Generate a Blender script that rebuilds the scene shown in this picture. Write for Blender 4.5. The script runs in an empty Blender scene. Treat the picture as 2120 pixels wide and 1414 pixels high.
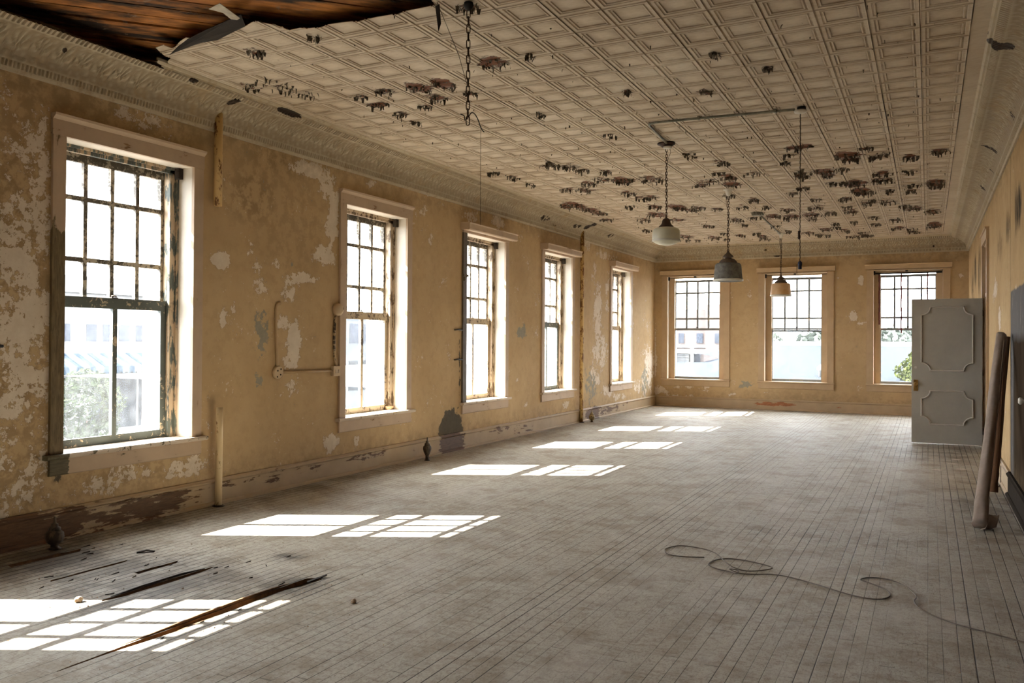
import bpy, bmesh, math, random
import numpy as np
from mathutils import Vector, Matrix
C = bpy.context.scene.collection
SC = bpy.context.scene
rnd = random.Random(7)

# ------------------------------------------------------------------ camera
R_ = (0.8944412551, 0.4471425710, 0.0061937282)
U_ = (-0.0013347865, -0.0111808801, 0.9999366011)
F_ = (-0.4471834740, 0.8943928159, 0.0094038006)
cam_data = bpy.data.cameras.new('camera')
cam = bpy.data.objects.new('camera', cam_data)
C.objects.link(cam)
cam_data.sensor_width = 36.0
cam_data.lens = 1723.146 / 2120 * 36.0
cam_data.shift_y = -17.332 / 2120
cam_data.clip_start = 0.05
cam_data.clip_end = 500
M = Matrix(((R_[0], U_[0], -F_[0], 0), (R_[1], U_[1], -F_[1], 0), (R_[2], U_[2], -F_[2], 1.5), (0, 0, 0, 1)))
cam.matrix_world = M
SC.camera = cam

# ------------------------------------------------------------------ light
SKY = 3.2
SUN = 9.5
EXPOSURE = 3.05
world = bpy.data.worlds.new('sky')
SC.world = world
world.use_nodes = True
wn = world.node_tree.nodes
wn['Background'].inputs[0].default_value = (0.975, 0.985, 1.0, 1)
wn['Background'].inputs[1].default_value = SKY
sun_data = bpy.data.lights.new('sun', 'SUN')
sun_data.energy = SUN
sun_data.color = (1.0, 0.965, 0.90)
sun_data.angle = math.radians(0.3)
sun = bpy.data.objects.new('sun', sun_data)
C.objects.link(sun)
sun.rotation_euler = Vector((1.0, 0.49, -1.0)).to_track_quat('-Z', 'Y').to_euler()
sun.location = (-20, -5, 20)
vs = SC.view_settings
vs.view_transform = 'Standard'
vs.look = 'None'
vs.exposure = EXPOSURE
vs.gamma = 1.0
vs.use_curve_mapping = False
SC.display_settings.display_device = 'sRGB'
cy = SC.cycles
cy.max_bounces = 8
cy.diffuse_bounces = 6
cy.glossy_bounces = 3
cy.transmission_bounces = 4
cy.transparent_max_bounces = 8
cy.caustics_reflective = False
cy.caustics_refractive = False
cy.sample_clamp_indirect = 6.0
cy.use_denoising = True
try:
    cy.denoiser = 'OPENIMAGEDENOISE'
    cy.denoising_input_passes = 'RGB_ALBEDO_NORMAL'
    cy.denoising_prefilter = 'ACCURATE'
except Exception:
    pass
cy.use_adaptive_sampling = True
cy.adaptive_threshold = 0.025

# ------------------------------------------------------------------ measures (metres)
XL, YB, XR = -5.775, 19.152, 0.735     # trim fronts of left and back wall, face of right wall
WB = 0.025                             # plaster lies this far behind the trim fronts
ZC = 3.70                              # tin ceiling
ZK = 3.3775                            # lower edge of the cove
YF = -1.5                              # wall behind the camera

def S(t):
    t = max(0.0, min(1.0, t))
    return t * t * (3 - 2 * t)

def fz(x, y):                          # the old floor sags a little in the middle
    return -0.03 * S((x + 5.72) / 0.6) * S((0.25 - x) / 1.6) * S((19.1 - y) / 2.0)

def ground(x, y):                      # slide a floor point along its sight line down to the sagging floor
    s = 1.0
    for _ in range(4):
        s = (1.5 - fz(x * s, y * s)) / 1.5
    return x * s, y * s, fz(x * s, y * s)

# ------------------------------------------------------------------ node helper
class NT:
    def __init__(s, name):
        s.m = bpy.data.materials.new(name)
        s.m.use_nodes = True
        s.t = s.m.node_tree
        s.t.nodes.clear()
        s.out = s.t.nodes.new('ShaderNodeOutputMaterial')
    def put(s, sock, v):
        if isinstance(v, bpy.types.NodeSocket):
            s.t.links.new(v, sock)
        elif v is not None:
            if sock.type == 'RGBA' and len(v) == 3:
                v = (*v, 1)
            sock.default_value = v
    def math(s, op, a, b=None, c=None, clamp=False):
        n = s.t.nodes.new('ShaderNodeMath')
        n.operation = op
        n.use_clamp = clamp
        for i, v in enumerate((a, b, c)):
            s.put(n.inputs[i], v)
        return n.outputs[0]
    def mix(s, f, a, b, mode='MIX'):
        n = s.t.nodes.new('ShaderNodeMix')
        n.data_type = 'RGBA'
        n.blend_type = mode
        s.put(n.inputs[0], f)
        s.put(n.inputs[6], a)
        s.put(n.inputs[7], b)
        return n.outputs[2]
    def coord(s):
        return s.t.nodes.new('ShaderNodeTexCoord').outputs['Object']
    def vmap(s, v, scale=(1, 1, 1), loc=(0, 0, 0), rot=(0, 0, 0)):
        n = s.t.nodes.new('ShaderNodeMapping')
        s.put(n.inputs[0], v)
        n.inputs['Location'].default_value = loc
        n.inputs['Rotation'].default_value = rot
        n.inputs['Scale'].default_value = scale
        return n.outputs[0]
    def noise(s, v, scale, detail=5, rough=0.6, dist=0.0):
        n = s.t.nodes.new('ShaderNodeTexNoise')
        s.put(n.inputs['Vector'], v)
        n.inputs['Scale'].default_value = scale
        n.inputs['Detail'].default_value = detail
        n.inputs['Roughness'].default_value = rough
        n.inputs['Distortion'].default_value = dist
        return n.outputs[0]
    def white(s, v):
        n = s.t.nodes.new('ShaderNodeTexWhiteNoise')
        n.noise_dimensions = '1D'
        s.put(n.inputs['W'], v)
        return n.outputs[0]
    def attr(s, name):
        n = s.t.nodes.new('ShaderNodeAttribute')
        n.attribute_name = name
        return n.outputs['Fac']
    def xyz(s, v):
        n = s.t.nodes.new('ShaderNodeSeparateXYZ')
        s.put(n.inputs[0], v)
        return n.outputs
    def step(s, v, thr, soft):
        return s.math('MULTIPLY_ADD', s.math('SUBTRACT', v, thr), 1.0 / soft, 0.5, clamp=True)
    def bump(s, h, strength=0.5, dist=0.01, normal=None):
        n = s.t.nodes.new('ShaderNodeBump')
        n.inputs['Strength'].default_value = strength
        n.inputs['Distance'].default_value = dist
        s.put(n.inputs['Height'], h)
        if normal is not None:
            s.put(n.inputs['Normal'], normal)
        return n.outputs[0]
    def done(s, color, rough=0.7, normal=None, metal=0.0, spec=0.3, emit=None):
        b = s.t.nodes.new('ShaderNodeBsdfPrincipled')
        s.put(b.inputs['Base Color'], color)
        s.put(b.inputs['Roughness'], rough)
        s.put(b.inputs['Metallic'], metal)
        s.put(b.inputs['Specular IOR Level'], spec)
        if normal is not None:
            s.put(b.inputs['Normal'], normal)
        s.t.links.new(b.outputs[0], s.out.inputs[0])
        s.b = b
        return s.m

def lin(r, g, b):
    f = lambda c: ((c / 255 + 0.055) / 1.055) ** 2.4 if c > 10 else c / 255 / 12.92
    return (f(r), f(g), f(b))

# ------------------------------------------------------------------ mesh helper
class MB:
    def __init__(s, T=None):
        s.v = []
        s.f = []
        s.mi = []
        s.T = T
        s.m = 0
        s.sm = []
        s.smooth = False
    def p(s, *c):
        s.v.append(tuple(s.T(*c)) if s.T else tuple(c))
        return len(s.v) - 1
    def face(s, idx):
        s.f.append(tuple(idx))
        s.mi.append(s.m)
        s.sm.append(s.smooth)
    def box(s, x0, x1, y0, y1, z0, z1):
        i = [s.p(x, y, z) for z in (z0, z1) for y in (y0, y1) for x in (x0, x1)]
        for q in ((0, 2, 3, 1), (4, 5, 7, 6), (0, 1, 5, 4), (2, 6, 7, 3), (0, 4, 6, 2), (1, 3, 7, 5)):
            s.face([i[k] for k in q])
        return s
    def quad(s, a, b, c, d):
        s.face([s.p(*a), s.p(*b), s.p(*c), s.p(*d)])
        return s
    def prism(s, prof, a0, a1):          # profile of (b, z) points swept along a
        n = len(prof)
        A = [s.p(a0, b, z) for b, z in prof]
        B = [s.p(a1, b, z) for b, z in prof]
        for i in range(n):
            j = (i + 1) % n
            s.face((A[i], A[j], B[j], B[i]))
        s.face(A[::-1])
        s.face(B)
        return s
    def tube(s, pts, r, n=8, closed=False):
        pts = [Vector(q) for q in pts]
        N = len(pts)
        rr = r if isinstance(r, (list, tuple)) else [r] * N
        rings = []
        prev = None
        for i in range(N):
            a = pts[(i - 1) % N] if (closed or i > 0) else pts[i]
            b = pts[(i + 1) % N] if (closed or i < N - 1) else pts[i]
            t = (b - a).normalized()
            if prev is None:
                u = Vector((0, 0, 1)) if abs(t.z) < 0.9 else Vector((1, 0, 0))
                u = (u - t * u.dot(t)).normalized()
            else:
                u = (prev - t * prev.dot(t)).normalized()
            prev = u
            w = t.cross(u)
            rings.append([s.p(*(pts[i] + (u * math.cos(k * 2 * math.pi / n) + w * math.sin(k * 2 * math.pi / n)) * rr[i])) for k in range(n)])
        sm = s.smooth
        s.smooth = True
        for i in range(N if closed else N - 1):
            A, B = rings[i], rings[(i + 1) % N]
            for k in range(n):
                s.face((A[k], A[(k + 1) % n], B[(k + 1) % n], B[k]))
        s.smooth = sm
        if not closed:
            s.face(rings[0][::-1])
            s.face(rings[-1])
        return s
    def lathe(s, prof, cx=0, cy=0, n=24, axis='z', jit=0.0, cap=True):
        rings = []
        for r, z in prof:
            ring = []
            for k in range(n):
                a = k * 2 * math.pi / n
                q = r * (1 + jit * math.sin(3 * a + z * 40))
                if axis == 'z':
                    ring.append(s.p(cx + q * math.cos(a), cy + q * math.sin(a), z))
                elif axis == 'x':
                    ring.append(s.p(z, cx + q * math.cos(a), cy + q * math.sin(a)))
                else:
                    ring.append(s.p(cx + q * math.cos(a), z, cy + q * math.sin(a)))
            rings.append(ring)
        sm = s.smooth
        s.smooth = True
        for A, B in zip(rings, rings[1:]):
            for k in range(n):
                s.face((A[k], A[(k + 1) % n], B[(k + 1) % n], B[k]))
        s.smooth = sm
        if cap:
            s.face(rings[0][::-1])
            s.face(rings[-1])
        return s
    def build(s, name, mats, parent=None, origin=None, bevel=0.0, attrs=None, fix=True):
        me = bpy.data.meshes.new(name)
        o = bpy.data.objects.new(name, me)
        org = Vector((0, 0, 0))
        if parent is not None:
            org = Vector(parent.get('_org', (0, 0, 0)))
            o.parent = parent
        elif origin is not None:
            org = Vector(origin)
            o.location = org
        o['_org'] = list(org)
        V = [(a - org[0], b - org[1], c - org[2]) for a, b, c in s.v]
        me.from_pydata(V, [], s.f)
        for mm in (mats if isinstance(mats, (list, tuple)) else [mats]):
            me.materials.append(mm)
        me.polygons.foreach_set('material_index', s.mi)
        me.polygons.foreach_set('use_smooth', s.sm)
        if attrs:
            for k, vals in attrs.items():
                at = me.attributes.new(k, 'FLOAT', 'POINT')
                at.data.foreach_set('value', np.asarray(vals, dtype=np.float32))
        me.update()
        if fix:
            bm = bmesh.new()
            bm.from_mesh(me)
            bmesh.ops.recalc_face_normals(bm, faces=bm.faces)
            bm.to_mesh(me)
            bm.free()
        C.objects.link(o)
        if bevel:
            md = o.modifiers.new('bevel', 'BEVEL')
            md.width = bevel
            md.segments = 2
            md.limit_method = 'ANGLE'
        return o

def empty(name, loc, label=None, cat=None, group=None, kind=None):
    o = bpy.data.objects.new(name, None)
    o.empty_display_size = 0.1
    o.location = loc
    o['_org'] = list(loc)
    C.objects.link(o)
    return tag(o, label, cat, group, kind)

def tag(o, label=None, cat=None, group=None, kind=None):
    for k, v in (('label', label), ('category', cat), ('group', group), ('kind', kind)):
        if v:
            o[k] = v
    return o

def bez(pts, n=6, closed=False):          # Catmull-Rom through the points
    P = [Vector(q) for q in pts]
    out = []
    N = len(P)
    for i in range(N if closed else N - 1):
        g = (lambda k: P[k % N]) if closed else (lambda k: P[max(0, min(N - 1, k))])
        a, b, c, d = g(i - 1), g(i), g(i + 1), g(i + 2)
        for k in range(n):
            t = k / n
            out.append(0.5 * ((2 * b) + (c - a) * t + (2 * a - 5 * b + 4 * c - d) * t * t + (3 * b - a - 3 * c + d) * t ** 3))
    if not closed:
        out.append(P[-1])
    return out

def blobs(a, z, L):                        # soft patches (centre, half sizes, strength) -> strength at a, z
    v = np.zeros_like(a)
    for ca, cz, ra, rz, s in L:
        r = np.sqrt(((a - ca) / max(ra, 0.015)) ** 2 + ((z - cz) / max(rz, 0.015)) ** 2)
        v = np.maximum(v, s * np.clip(1.55 - r, 0, 1))
    return v
# ------------------------------------------------------------------ materials
def mat_wall(name, side):
    g = NT(name)
    co = g.coord()
    n1 = g.noise(co, 3.4, 9, 0.66)
    n2 = g.noise(g.vmap(co, loc=(7, 3, 1)), 1.1, 4, 0.6)
    n3 = g.noise(g.vmap(co, loc=(2, 9, 4)), 28, 4, 0.7)
    n4 = g.noise(g.vmap(co, loc=(5, 5, 5)), 9, 6, 0.7)
    tan = g.mix(g.step(n2, 0.5, 0.35), (0.495, 0.35, 0.188), (0.575, 0.42, 0.24))
    tan = g.mix(g.math('MULTIPLY', g.step(n4, 0.56, 0.16), 0.35), tan, (0.39, 0.28, 0.145))
    col = g.mix(g.math('MULTIPLY', g.attr('old'), g.step(n4, 0.5, 0.1)), tan, (0.31, 0.21, 0.11))
    white = g.mix(g.step(n4, 0.5, 0.3), (0.76, 0.67, 0.55), (0.68, 0.58, 0.46))
    n5 = g.noise(g.vmap(co, loc=(1, 4, 8)), 15, 8, 0.74)
    lossv = g.math('MULTIPLY_ADD', g.math('SUBTRACT', n1, 0.5), 1.5, g.math('SUBTRACT', g.attr('loss'), 0.335))
    lossv = g.math('MULTIPLY_ADD', g.math('SUBTRACT', n5, 0.5), 1.35, lossv)
    loss = g.step(lossv, 0.0, 0.02)
    col = g.mix(loss, col, white)
    speck = g.step(g.math('ADD', g.math('MULTIPLY', n3, 0.8), g.math('MULTIPLY', n1, 0.5)), 0.81, 0.02)
    rim = g.math('MULTIPLY', g.step(lossv, -0.035, 0.02), g.math('SUBTRACT', 1.0, loss))
    col = g.mix(g.math('MULTIPLY', rim, 0.55), col, (0.20, 0.125, 0.06))
    col = g.mix(g.math('MULTIPLY', speck, 0.8), col, white)
    grey = g.step(g.math('MULTIPLY_ADD', g.math('SUBTRACT', n4, 0.5), 2.0, g.math('SUBTRACT', g.attr('grey'), 0.42)), 0, 0.05)
    col = g.mix(grey, col, g.mix(n3, (0.22, 0.215, 0.17), (0.40, 0.37, 0.29)))
    dk = g.step(g.math('MULTIPLY_ADD', g.math('SUBTRACT', n4, 0.5), 1.0, g.math('SUBTRACT', g.attr('dark'), 0.38)), 0, 0.06)
    col = g.mix(dk, col, g.mix(n3, (0.05, 0.045, 0.035), (0.12, 0.11, 0.085)))
    if side == 'right':
        x, y, z = g.xyz(co)
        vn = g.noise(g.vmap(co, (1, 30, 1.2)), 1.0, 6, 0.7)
        st = g.step(g.math('MULTIPLY_ADD', g.math('SUBTRACT', vn, 0.5), 2.2, g.math('SUBTRACT', g.attr('streak'), 0.45)), 0, 0.08)
        col = g.mix(st, col, (0.05, 0.045, 0.04))
        wob = g.math('MULTIPLY', g.math('SUBTRACT', n1, 0.5), 0.06)
        edge = g.step(g.math('SUBTRACT', 9.62, g.math('ADD', y, wob)), 0, 0.01)
        top = g.step(g.math('SUBTRACT', 2.02, g.math('ADD', z, wob)), 0, 0.02)
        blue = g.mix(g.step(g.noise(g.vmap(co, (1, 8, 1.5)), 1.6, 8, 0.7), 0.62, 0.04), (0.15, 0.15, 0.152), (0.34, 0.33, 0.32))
        low = g.math('MULTIPLY', g.step(g.math('SUBTRACT', 1.56, g.math('ADD', z, wob)), 0, 0.10), g.step(g.math('SUBTRACT', 9.33, g.math('ADD', y, wob)), 0, 0.22))  # shadow beside the carpet rolls, painted into the wall colour
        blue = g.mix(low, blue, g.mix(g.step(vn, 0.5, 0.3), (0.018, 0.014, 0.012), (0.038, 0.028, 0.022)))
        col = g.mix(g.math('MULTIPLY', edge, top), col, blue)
        crack = g.step(g.math('ABSOLUTE', g.math('SUBTRACT', g.math('ADD', y, wob), 9.66)), 0.012, 0.008)
        col = g.mix(crack, (0.10, 0.075, 0.05), col)
    dirt = g.step(g.noise(g.vmap(co, (1, 1, 0.5)), 2.3, 6, 0.7), 0.5, 0.5)
    col = g.mix(g.math('MULTIPLY', dirt, 0.2), col, (0.27, 0.19, 0.11))
    h = g.math('ADD', g.math('MULTIPLY', loss, -0.5), g.math('MULTIPLY', n4, 0.35))
    # damp and soot under the cove and above the baseboard
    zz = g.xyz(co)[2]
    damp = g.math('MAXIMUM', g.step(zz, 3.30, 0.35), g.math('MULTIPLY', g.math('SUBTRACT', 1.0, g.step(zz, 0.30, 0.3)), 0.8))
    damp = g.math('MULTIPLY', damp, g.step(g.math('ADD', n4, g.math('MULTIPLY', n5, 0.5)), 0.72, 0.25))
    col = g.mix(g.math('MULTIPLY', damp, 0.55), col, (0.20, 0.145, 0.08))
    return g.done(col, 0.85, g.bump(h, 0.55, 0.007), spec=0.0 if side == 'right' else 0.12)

def mat_trim(name, base=(0.525, 0.395, 0.275), under=(0.15, 0.085, 0.04), amount=0.0, axis='z', rough=0.6, dark_below=None, use_attr=False, dark_y=None, spec=0.3):
    g = NT(name)
    co = g.coord()
    sc = {'z': (1, 1, 0.14), 'y': (1, 0.14, 1), 'x': (0.14, 1, 1), 'n': (1, 1, 1)}[axis]
    n1 = g.noise(g.vmap(co, sc, (3, 1, 2)), 26, 6, 0.7, 0.4)
    n2 = g.noise(co, 5, 5, 0.6)
    v = g.math('ADD', g.math('MULTIPLY', n1, 0.75), g.math('MULTIPLY', n2, 0.45))
    thr = 0.78 - amount
    if use_attr:
        v = g.math('ADD', v, g.attr('loss'))
    if dark_below is not None:
        z = g.xyz(co)[2]
        v = g.math('ADD', v, g.math('MULTIPLY', g.step(g.math('SUBTRACT', dark_below, z), 0, 0.08), 0.42))
    if dark_y is not None:
        v = g.math('ADD', v, g.math('MULTIPLY', g.step(g.math('SUBTRACT', dark_y, g.xyz(co)[1]), 0, 0.05), 0.45))
    chip = g.step(v, thr, 0.03)
    grain = g.noise(g.vmap(co, sc), 60, 5, 0.65, 1.0)
    wood = g.mix(g.step(grain, 0.5, 0.3), under, tuple(min(1, c * 2.0) for c in under))
    paint = g.mix(g.step(n2, 0.5, 0.4), base, tuple(c * 0.86 for c in base))
    col = g.mix(chip, paint, wood)
    return g.done(col, rough, g.bump(g.math('MULTIPLY', chip, -1.0), 0.5, 0.003), spec=spec)

def mat_plain(name, col, rough=0.6, metal=0.0, var=0.25, scale=12, spec=0.3, col2=None):
    g = NT(name)
    n = g.noise(g.coord(), scale, 6, 0.65)
    c2 = col2 or tuple(c * (1 - var * 1.6) for c in col)
    return g.done(g.mix(g.step(n, 0.52, 0.35), col, c2), rough, g.bump(n, 0.25, 0.004), metal, spec)

def mat_glass(name, haze=0.1, tint=(0.96, 0.98, 1.0), scale=6):
    g = NT(name)
    tr = g.t.nodes.new('ShaderNodeBsdfTransparent')
    tr.inputs[0].default_value = (*tint, 1)
    tl = g.t.nodes.new('ShaderNodeBsdfTranslucent')
    tl.inputs[0].default_value = (0.85, 0.88, 0.9, 1)
    gl = g.t.nodes.new('ShaderNodeBsdfGlossy')
    gl.inputs['Roughness'].default_value = 0.05
    n = g.noise(g.coord(), scale, 6, 0.7)
    fac = g.math('MULTIPLY', g.step(n, 0.5, 0.8), haze * 2, clamp=True)
    m1 = g.t.nodes.new('ShaderNodeMixShader')
    g.put(m1.inputs[0], fac)
    g.t.links.new(tr.outputs[0], m1.inputs[1])
    g.t.links.new(tl.outputs[0], m1.inputs[2])
    m2 = g.t.nodes.new('ShaderNodeMixShader')
    m2.inputs[0].default_value = 0.05
    g.t.links.new(m1.outputs[0], m2.inputs[1])
    g.t.links.new(gl.outputs[0], m2.inputs[2])
    g.t.links.new(m2.outputs[0], g.out.inputs[0])
    return g.m

def mat_floor():
    g = NT('worn_floorboards')
    co = g.coord()
    x, y, z = g.xyz(co)
    W = 0.0675
    u = g.math('DIVIDE', x, W)
    row = g.math('FLOOR', u)
    fu = g.math('FRACT', u)
    rr = g.white(row)
    rr2 = g.white(g.math('ADD', row, 311.7))
    t = g.math('ADD', g.math('DIVIDE', y, g.math('MULTIPLY_ADD', rr2, 2.4, 1.6)), g.math('MULTIPLY', rr, 17.0))
    ft = g.math('FRACT', t)
    bid = g.math('ADD', g.math('MULTIPLY', row, 7.13), g.math('FLOOR', t))
    rb = g.white(bid)
    e = g.math('MINIMUM', fu, g.math('SUBTRACT', 1.0, fu))
    soot = g.attr('soot')
    wid = g.math('ADD', g.math('MULTIPLY_ADD', g.math('POWER', rr, 3.0), 0.05, 0.014), g.math('MULTIPLY', soot, 0.07))
    n0 = g.noise(g.vmap(co, (1, 0.35, 1)), 3.0, 4, 0.6)
    gap = g.math('SUBTRACT', 1.0, g.step(e, wid, 0.022))
    gap = g.math('MULTIPLY', gap, g.step(g.math('ADD', g.math('MULTIPLY_ADD', rr, 0.5, n0), soot), 0.66, 0.3))
    ee = g.math('MULTIPLY', g.math('MINIMUM', ft, g.math('SUBTRACT', 1.0, ft)), 1.6)
    gap2 = g.math('MULTIPLY', g.math('SUBTRACT', 1.0, g.step(ee, 0.0018, 0.0022)), 0.6)
    gap = g.math('MAXIMUM', gap, gap2)
    nl = g.noise(co, 0.55, 5, 0.6)
    nm = g.noise(g.vmap(co, (1, 1, 1), (4, 2, 0)), 2.6, 8, 0.72)
    ns = g.noise(g.vmap(co, (0.8, 0.8, 1)), 30, 7, 0.78, 0.6)
    nh = g.noise(g.vmap(co, (0.35, 1.6, 1), (1, 1, 0)), 22, 5, 0.7)
    c = g.mix(rb, (0.385, 0.34, 0.262), (0.445, 0.40, 0.315))
    c = g.mix(g.step(nl, 0.5, 0.3), c, (0.43, 0.395, 0.325))
    c = g.mix(g.math('MULTIPLY', g.step(nm, 0.54, 0.12), 0.55), c, (0.235, 0.18, 0.115))
    c = g.mix(g.math('MULTIPLY', g.step(ns, 0.56, 0.12), 0.4), c, (0.18, 0.135, 0.095))
    c = g.mix(g.math('MULTIPLY', g.step(nh, 0.6, 0.12), 0.45), c, (0.20, 0.15, 0.10))
    nf = g.noise(g.vmap(co, (1.2, 0.5, 1), (2, 6, 0)), 95, 4, 0.8)
    c = g.mix(g.math('MULTIPLY', g.step(nf, 0.57, 0.1), 0.5), c, (0.16, 0.12, 0.08))
    sc = g.noise(g.vmap(co, (2.2, 0.25, 1), (5, 1, 0)), 24, 6, 0.8, 1.2)
    c = g.mix(g.math('MULTIPLY', g.step(sc, 0.585, 0.05), g.math('MULTIPLY', g.step(nl, 0.5, 0.3), 0.6)), c, (0.10, 0.072, 0.05))
    dust = g.step(g.noise(g.vmap(co, (1, 0.6, 1), (8, 8, 0)), 1.5, 8, 0.7), 0.60, 0.15)
    c = g.mix(g.math('MULTIPLY', dust, 0.4), c, (0.55, 0.51, 0.45))
    c = g.mix(g.math('MULTIPLY', soot, g.step(g.math('ADD', nm, g.math('MULTIPLY', soot, 0.35)), 0.62, 0.2)), c, (0.045, 0.035, 0.027))
    c = g.mix(g.math('MULTIPLY', gap, 0.9), c, (0.022, 0.016, 0.011))
    h = g.math('ADD', g.math('MULTIPLY', gap, -1.0), g.math('ADD', g.math('MULTIPLY', ns, 0.25), g.math('MULTIPLY', rb, 0.25)))
    ro = g.math('MULTIPLY_ADD', ns, 0.4, 0.5)
    return g.done(c, ro, g.bump(h, 0.6, 0.004), spec=0.22)

def mat_tin():
    g = NT('painted_tin_ceiling')
    co = g.coord()
    n1 = g.noise(co, 7, 9, 0.72)
    n2 = g.noise(co, 1.2, 4, 0.6)
    n3 = g.noise(g.vmap(co, (0.5, 1.2, 1)), 26, 5, 0.7)
    base = g.mix(g.step(n2, 0.5, 0.35), (0.62, 0.535, 0.41), (0.56, 0.47, 0.345))
    base = g.mix(g.math('MULTIPLY', g.step(n3, 0.55, 0.2), 0.4), base, (0.42, 0.32, 0.21))
    gr = g.math('MULTIPLY', g.attr('groove'), g.step(g.math('ADD', n1, n2), 0.93, 0.5))
    base = g.mix(g.math('MULTIPLY', gr, 0.85), base, (0.20, 0.12, 0.06))
    fx = g.math('FRACT', g.math('DIVIDE', g.math('SUBTRACT', 0.263, g.xyz(co)[0]), 0.629))
    sd = g.math('MULTIPLY', g.math('MINIMUM', fx, g.math('SUBTRACT', 1.0, fx)), 0.629)
    seam = g.math('MULTIPLY', g.math('SUBTRACT', 1.0, g.step(sd, 0.0045, 0.003)), g.step(g.noise(g.vmap(co, (1.3, 0.35, 1), (2, 2, 2)), 1.7, 3, 0.6), 0.47, 0.12))
    base = g.mix(g.math('MULTIPLY', seam, 0.9), base, (0.05, 0.033, 0.02))
    rv = g.math('MULTIPLY_ADD', g.math('SUBTRACT', n1, 0.5), 1.6, g.math('SUBTRACT', g.attr('rust'), 0.40))
    n4 = g.noise(g.vmap(co, (0.45, 1.5, 1), (3, 1, 7)), 13, 8, 0.75, 0.4)
    rv = g.math('ADD', rv, g.math('MULTIPLY', g.math('SUBTRACT', n4, 0.5), 1.5))
    rv = g.math('SUBTRACT', rv, 0.06)
    curl = g.step(rv, -0.05, 0.02)
    rust = g.step(rv, 0.035, 0.03)
    rc = g.mix(g.step(n3, 0.5, 0.3), (0.23, 0.085, 0.036), (0.11, 0.042, 0.02))
    col = g.mix(curl, base, (0.06, 0.048, 0.034))
    col = g.mix(rust, col, rc)
    h = g.math('ADD', g.math('MULTIPLY', curl, 1.0), g.math('MULTIPLY', n3, 0.15))
    return g.done(col, 0.6, g.bump(h, 0.4, 0.004), spec=0.3)

def mat_cove():
    g = NT('embossed_tin_cove')
    co = g.coord()
    n1 = g.noise(co, 9, 7, 0.7)
    n2 = g.noise(co, 1.5, 4, 0.6)
    n3 = g.noise(co, 3.0, 8, 0.7)
    base = g.mix(g.step(n2, 0.5, 0.35), (0.53, 0.455, 0.33), (0.46, 0.385, 0.265))
    base = g.mix(g.math('MULTIPLY', g.math('SUBTRACT', 1.0, g.attr('high')), 0.8), base, (0.21, 0.155, 0.09))
    base = g.mix(g.math('MULTIPLY', g.step(n1, 0.58, 0.1), 0.4), base, (0.27, 0.18, 0.09))
    hole = g.step(g.math('MULTIPLY_ADD', g.math('SUBTRACT', n1, 0.5), 1.4, g.math('SUBTRACT', g.attr('rust'), 0.42)), 0, 0.03)
    base = g.mix(hole, base, (0.035, 0.022, 0.014))
    yel = g.step(n3, 0.62, 0.1)
    base = g.mix(g.math('MULTIPLY', yel, 0.3), base, (0.42, 0.28, 0.12))
    return g.done(base, 0.65, g.bump(n1, 0.2, 0.003), spec=0.25)

def mat_sheath():
    g = NT('stained_sheathing_boards')
    co = g.coord()
    # the boards run about (0.69, 0.72): turn the grain along them
    r = g.vmap(co, (1, 1, 1), (0, 0, 0), (0, 0, math.radians(-46)))
    n1 = g.noise(g.vmap(r, (0.22, 2.4, 1)), 5, 6, 0.65)
    n2 = g.noise(g.vmap(r, (0.5, 1.5, 1), (3, 3, 3)), 2.2, 6, 0.65)
    c = g.mix(g.step(n1, 0.5, 0.3), (0.58, 0.23, 0.055), (0.26, 0.10, 0.03))
    c = g.mix(g.step(n2, 0.50, 0.16), c, (0.022, 0.014, 0.010))
    c = g.mix(g.math('MULTIPLY', g.step(g.noise(r, 9, 6, 0.7), 0.64, 0.06), 0.7), c, (0.22, 0.16, 0.11))
    return g.done(c, 0.75, g.bump(n1, 0.4, 0.01), spec=0.2)

def mat_brick(name, a=(0.42, 0.20, 0.13), b=(0.50, 0.29, 0.20), mortar=(0.62, 0.58, 0.52), axis='x'):
    g = NT(name)
    x, y, z = g.xyz(g.coord())
    cmb = g.t.nodes.new('ShaderNodeCombineXYZ')
    g.put(cmb.inputs[0], x if axis == 'x' else y)
    if axis == 'both':
        g.put(cmb.inputs[0], g.math('ADD', x, y))
    g.put(cmb.inputs[1], z)
    n = g.t.nodes.new('ShaderNodeTexBrick')
    g.put(n.inputs['Vector'], cmb.outputs[0])
    g.put(n.inputs['Color1'], a)
    g.put(n.inputs['Color2'], b)
    g.put(n.inputs['Mortar'], mortar)
    n.inputs['Scale'].default_value = 1.0
    n.inputs['Brick Width'].default_value = 0.21
    n.inputs['Row Height'].default_value = 0.072
    n.inputs['Mortar Size'].default_value = 0.008
    return g.done(n.outputs[0], 0.85, g.bump(n.outputs['Fac'], -0.4, 0.005), spec=0.2)

def mat_pipe(name, paint, rust, thr=0.5):
    g = NT(name)
    co = g.coord()
    n = g.noise(g.vmap(co, (1, 1, 0.45)), 16, 8, 0.72)
    n2 = g.noise(co, 60, 4, 0.6)
    k = g.step(n, thr, 0.06)
    c = g.mix(k, paint, g.mix(n2, rust, tuple(v * 0.35 for v in rust)))
    return g.done(c, 0.6, g.bump(k, 0.3, 0.002), spec=0.35)

def mat_cloth(name, col):
    g = NT(name)
    co = g.coord()
    n = g.noise(g.vmap(co, (1, 1, 0.25)), 10, 6, 0.65)
    w = g.noise(co, 220, 2, 0.5)
    c = g.mix(g.step(n, 0.5, 0.5), col, tuple(v * 0.62 for v in col))
    return g.done(c, 0.95, g.bump(g.math('ADD', n, g.math('MULTIPLY', w, 0.4)), 0.4, 0.006), spec=0.1)

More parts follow.
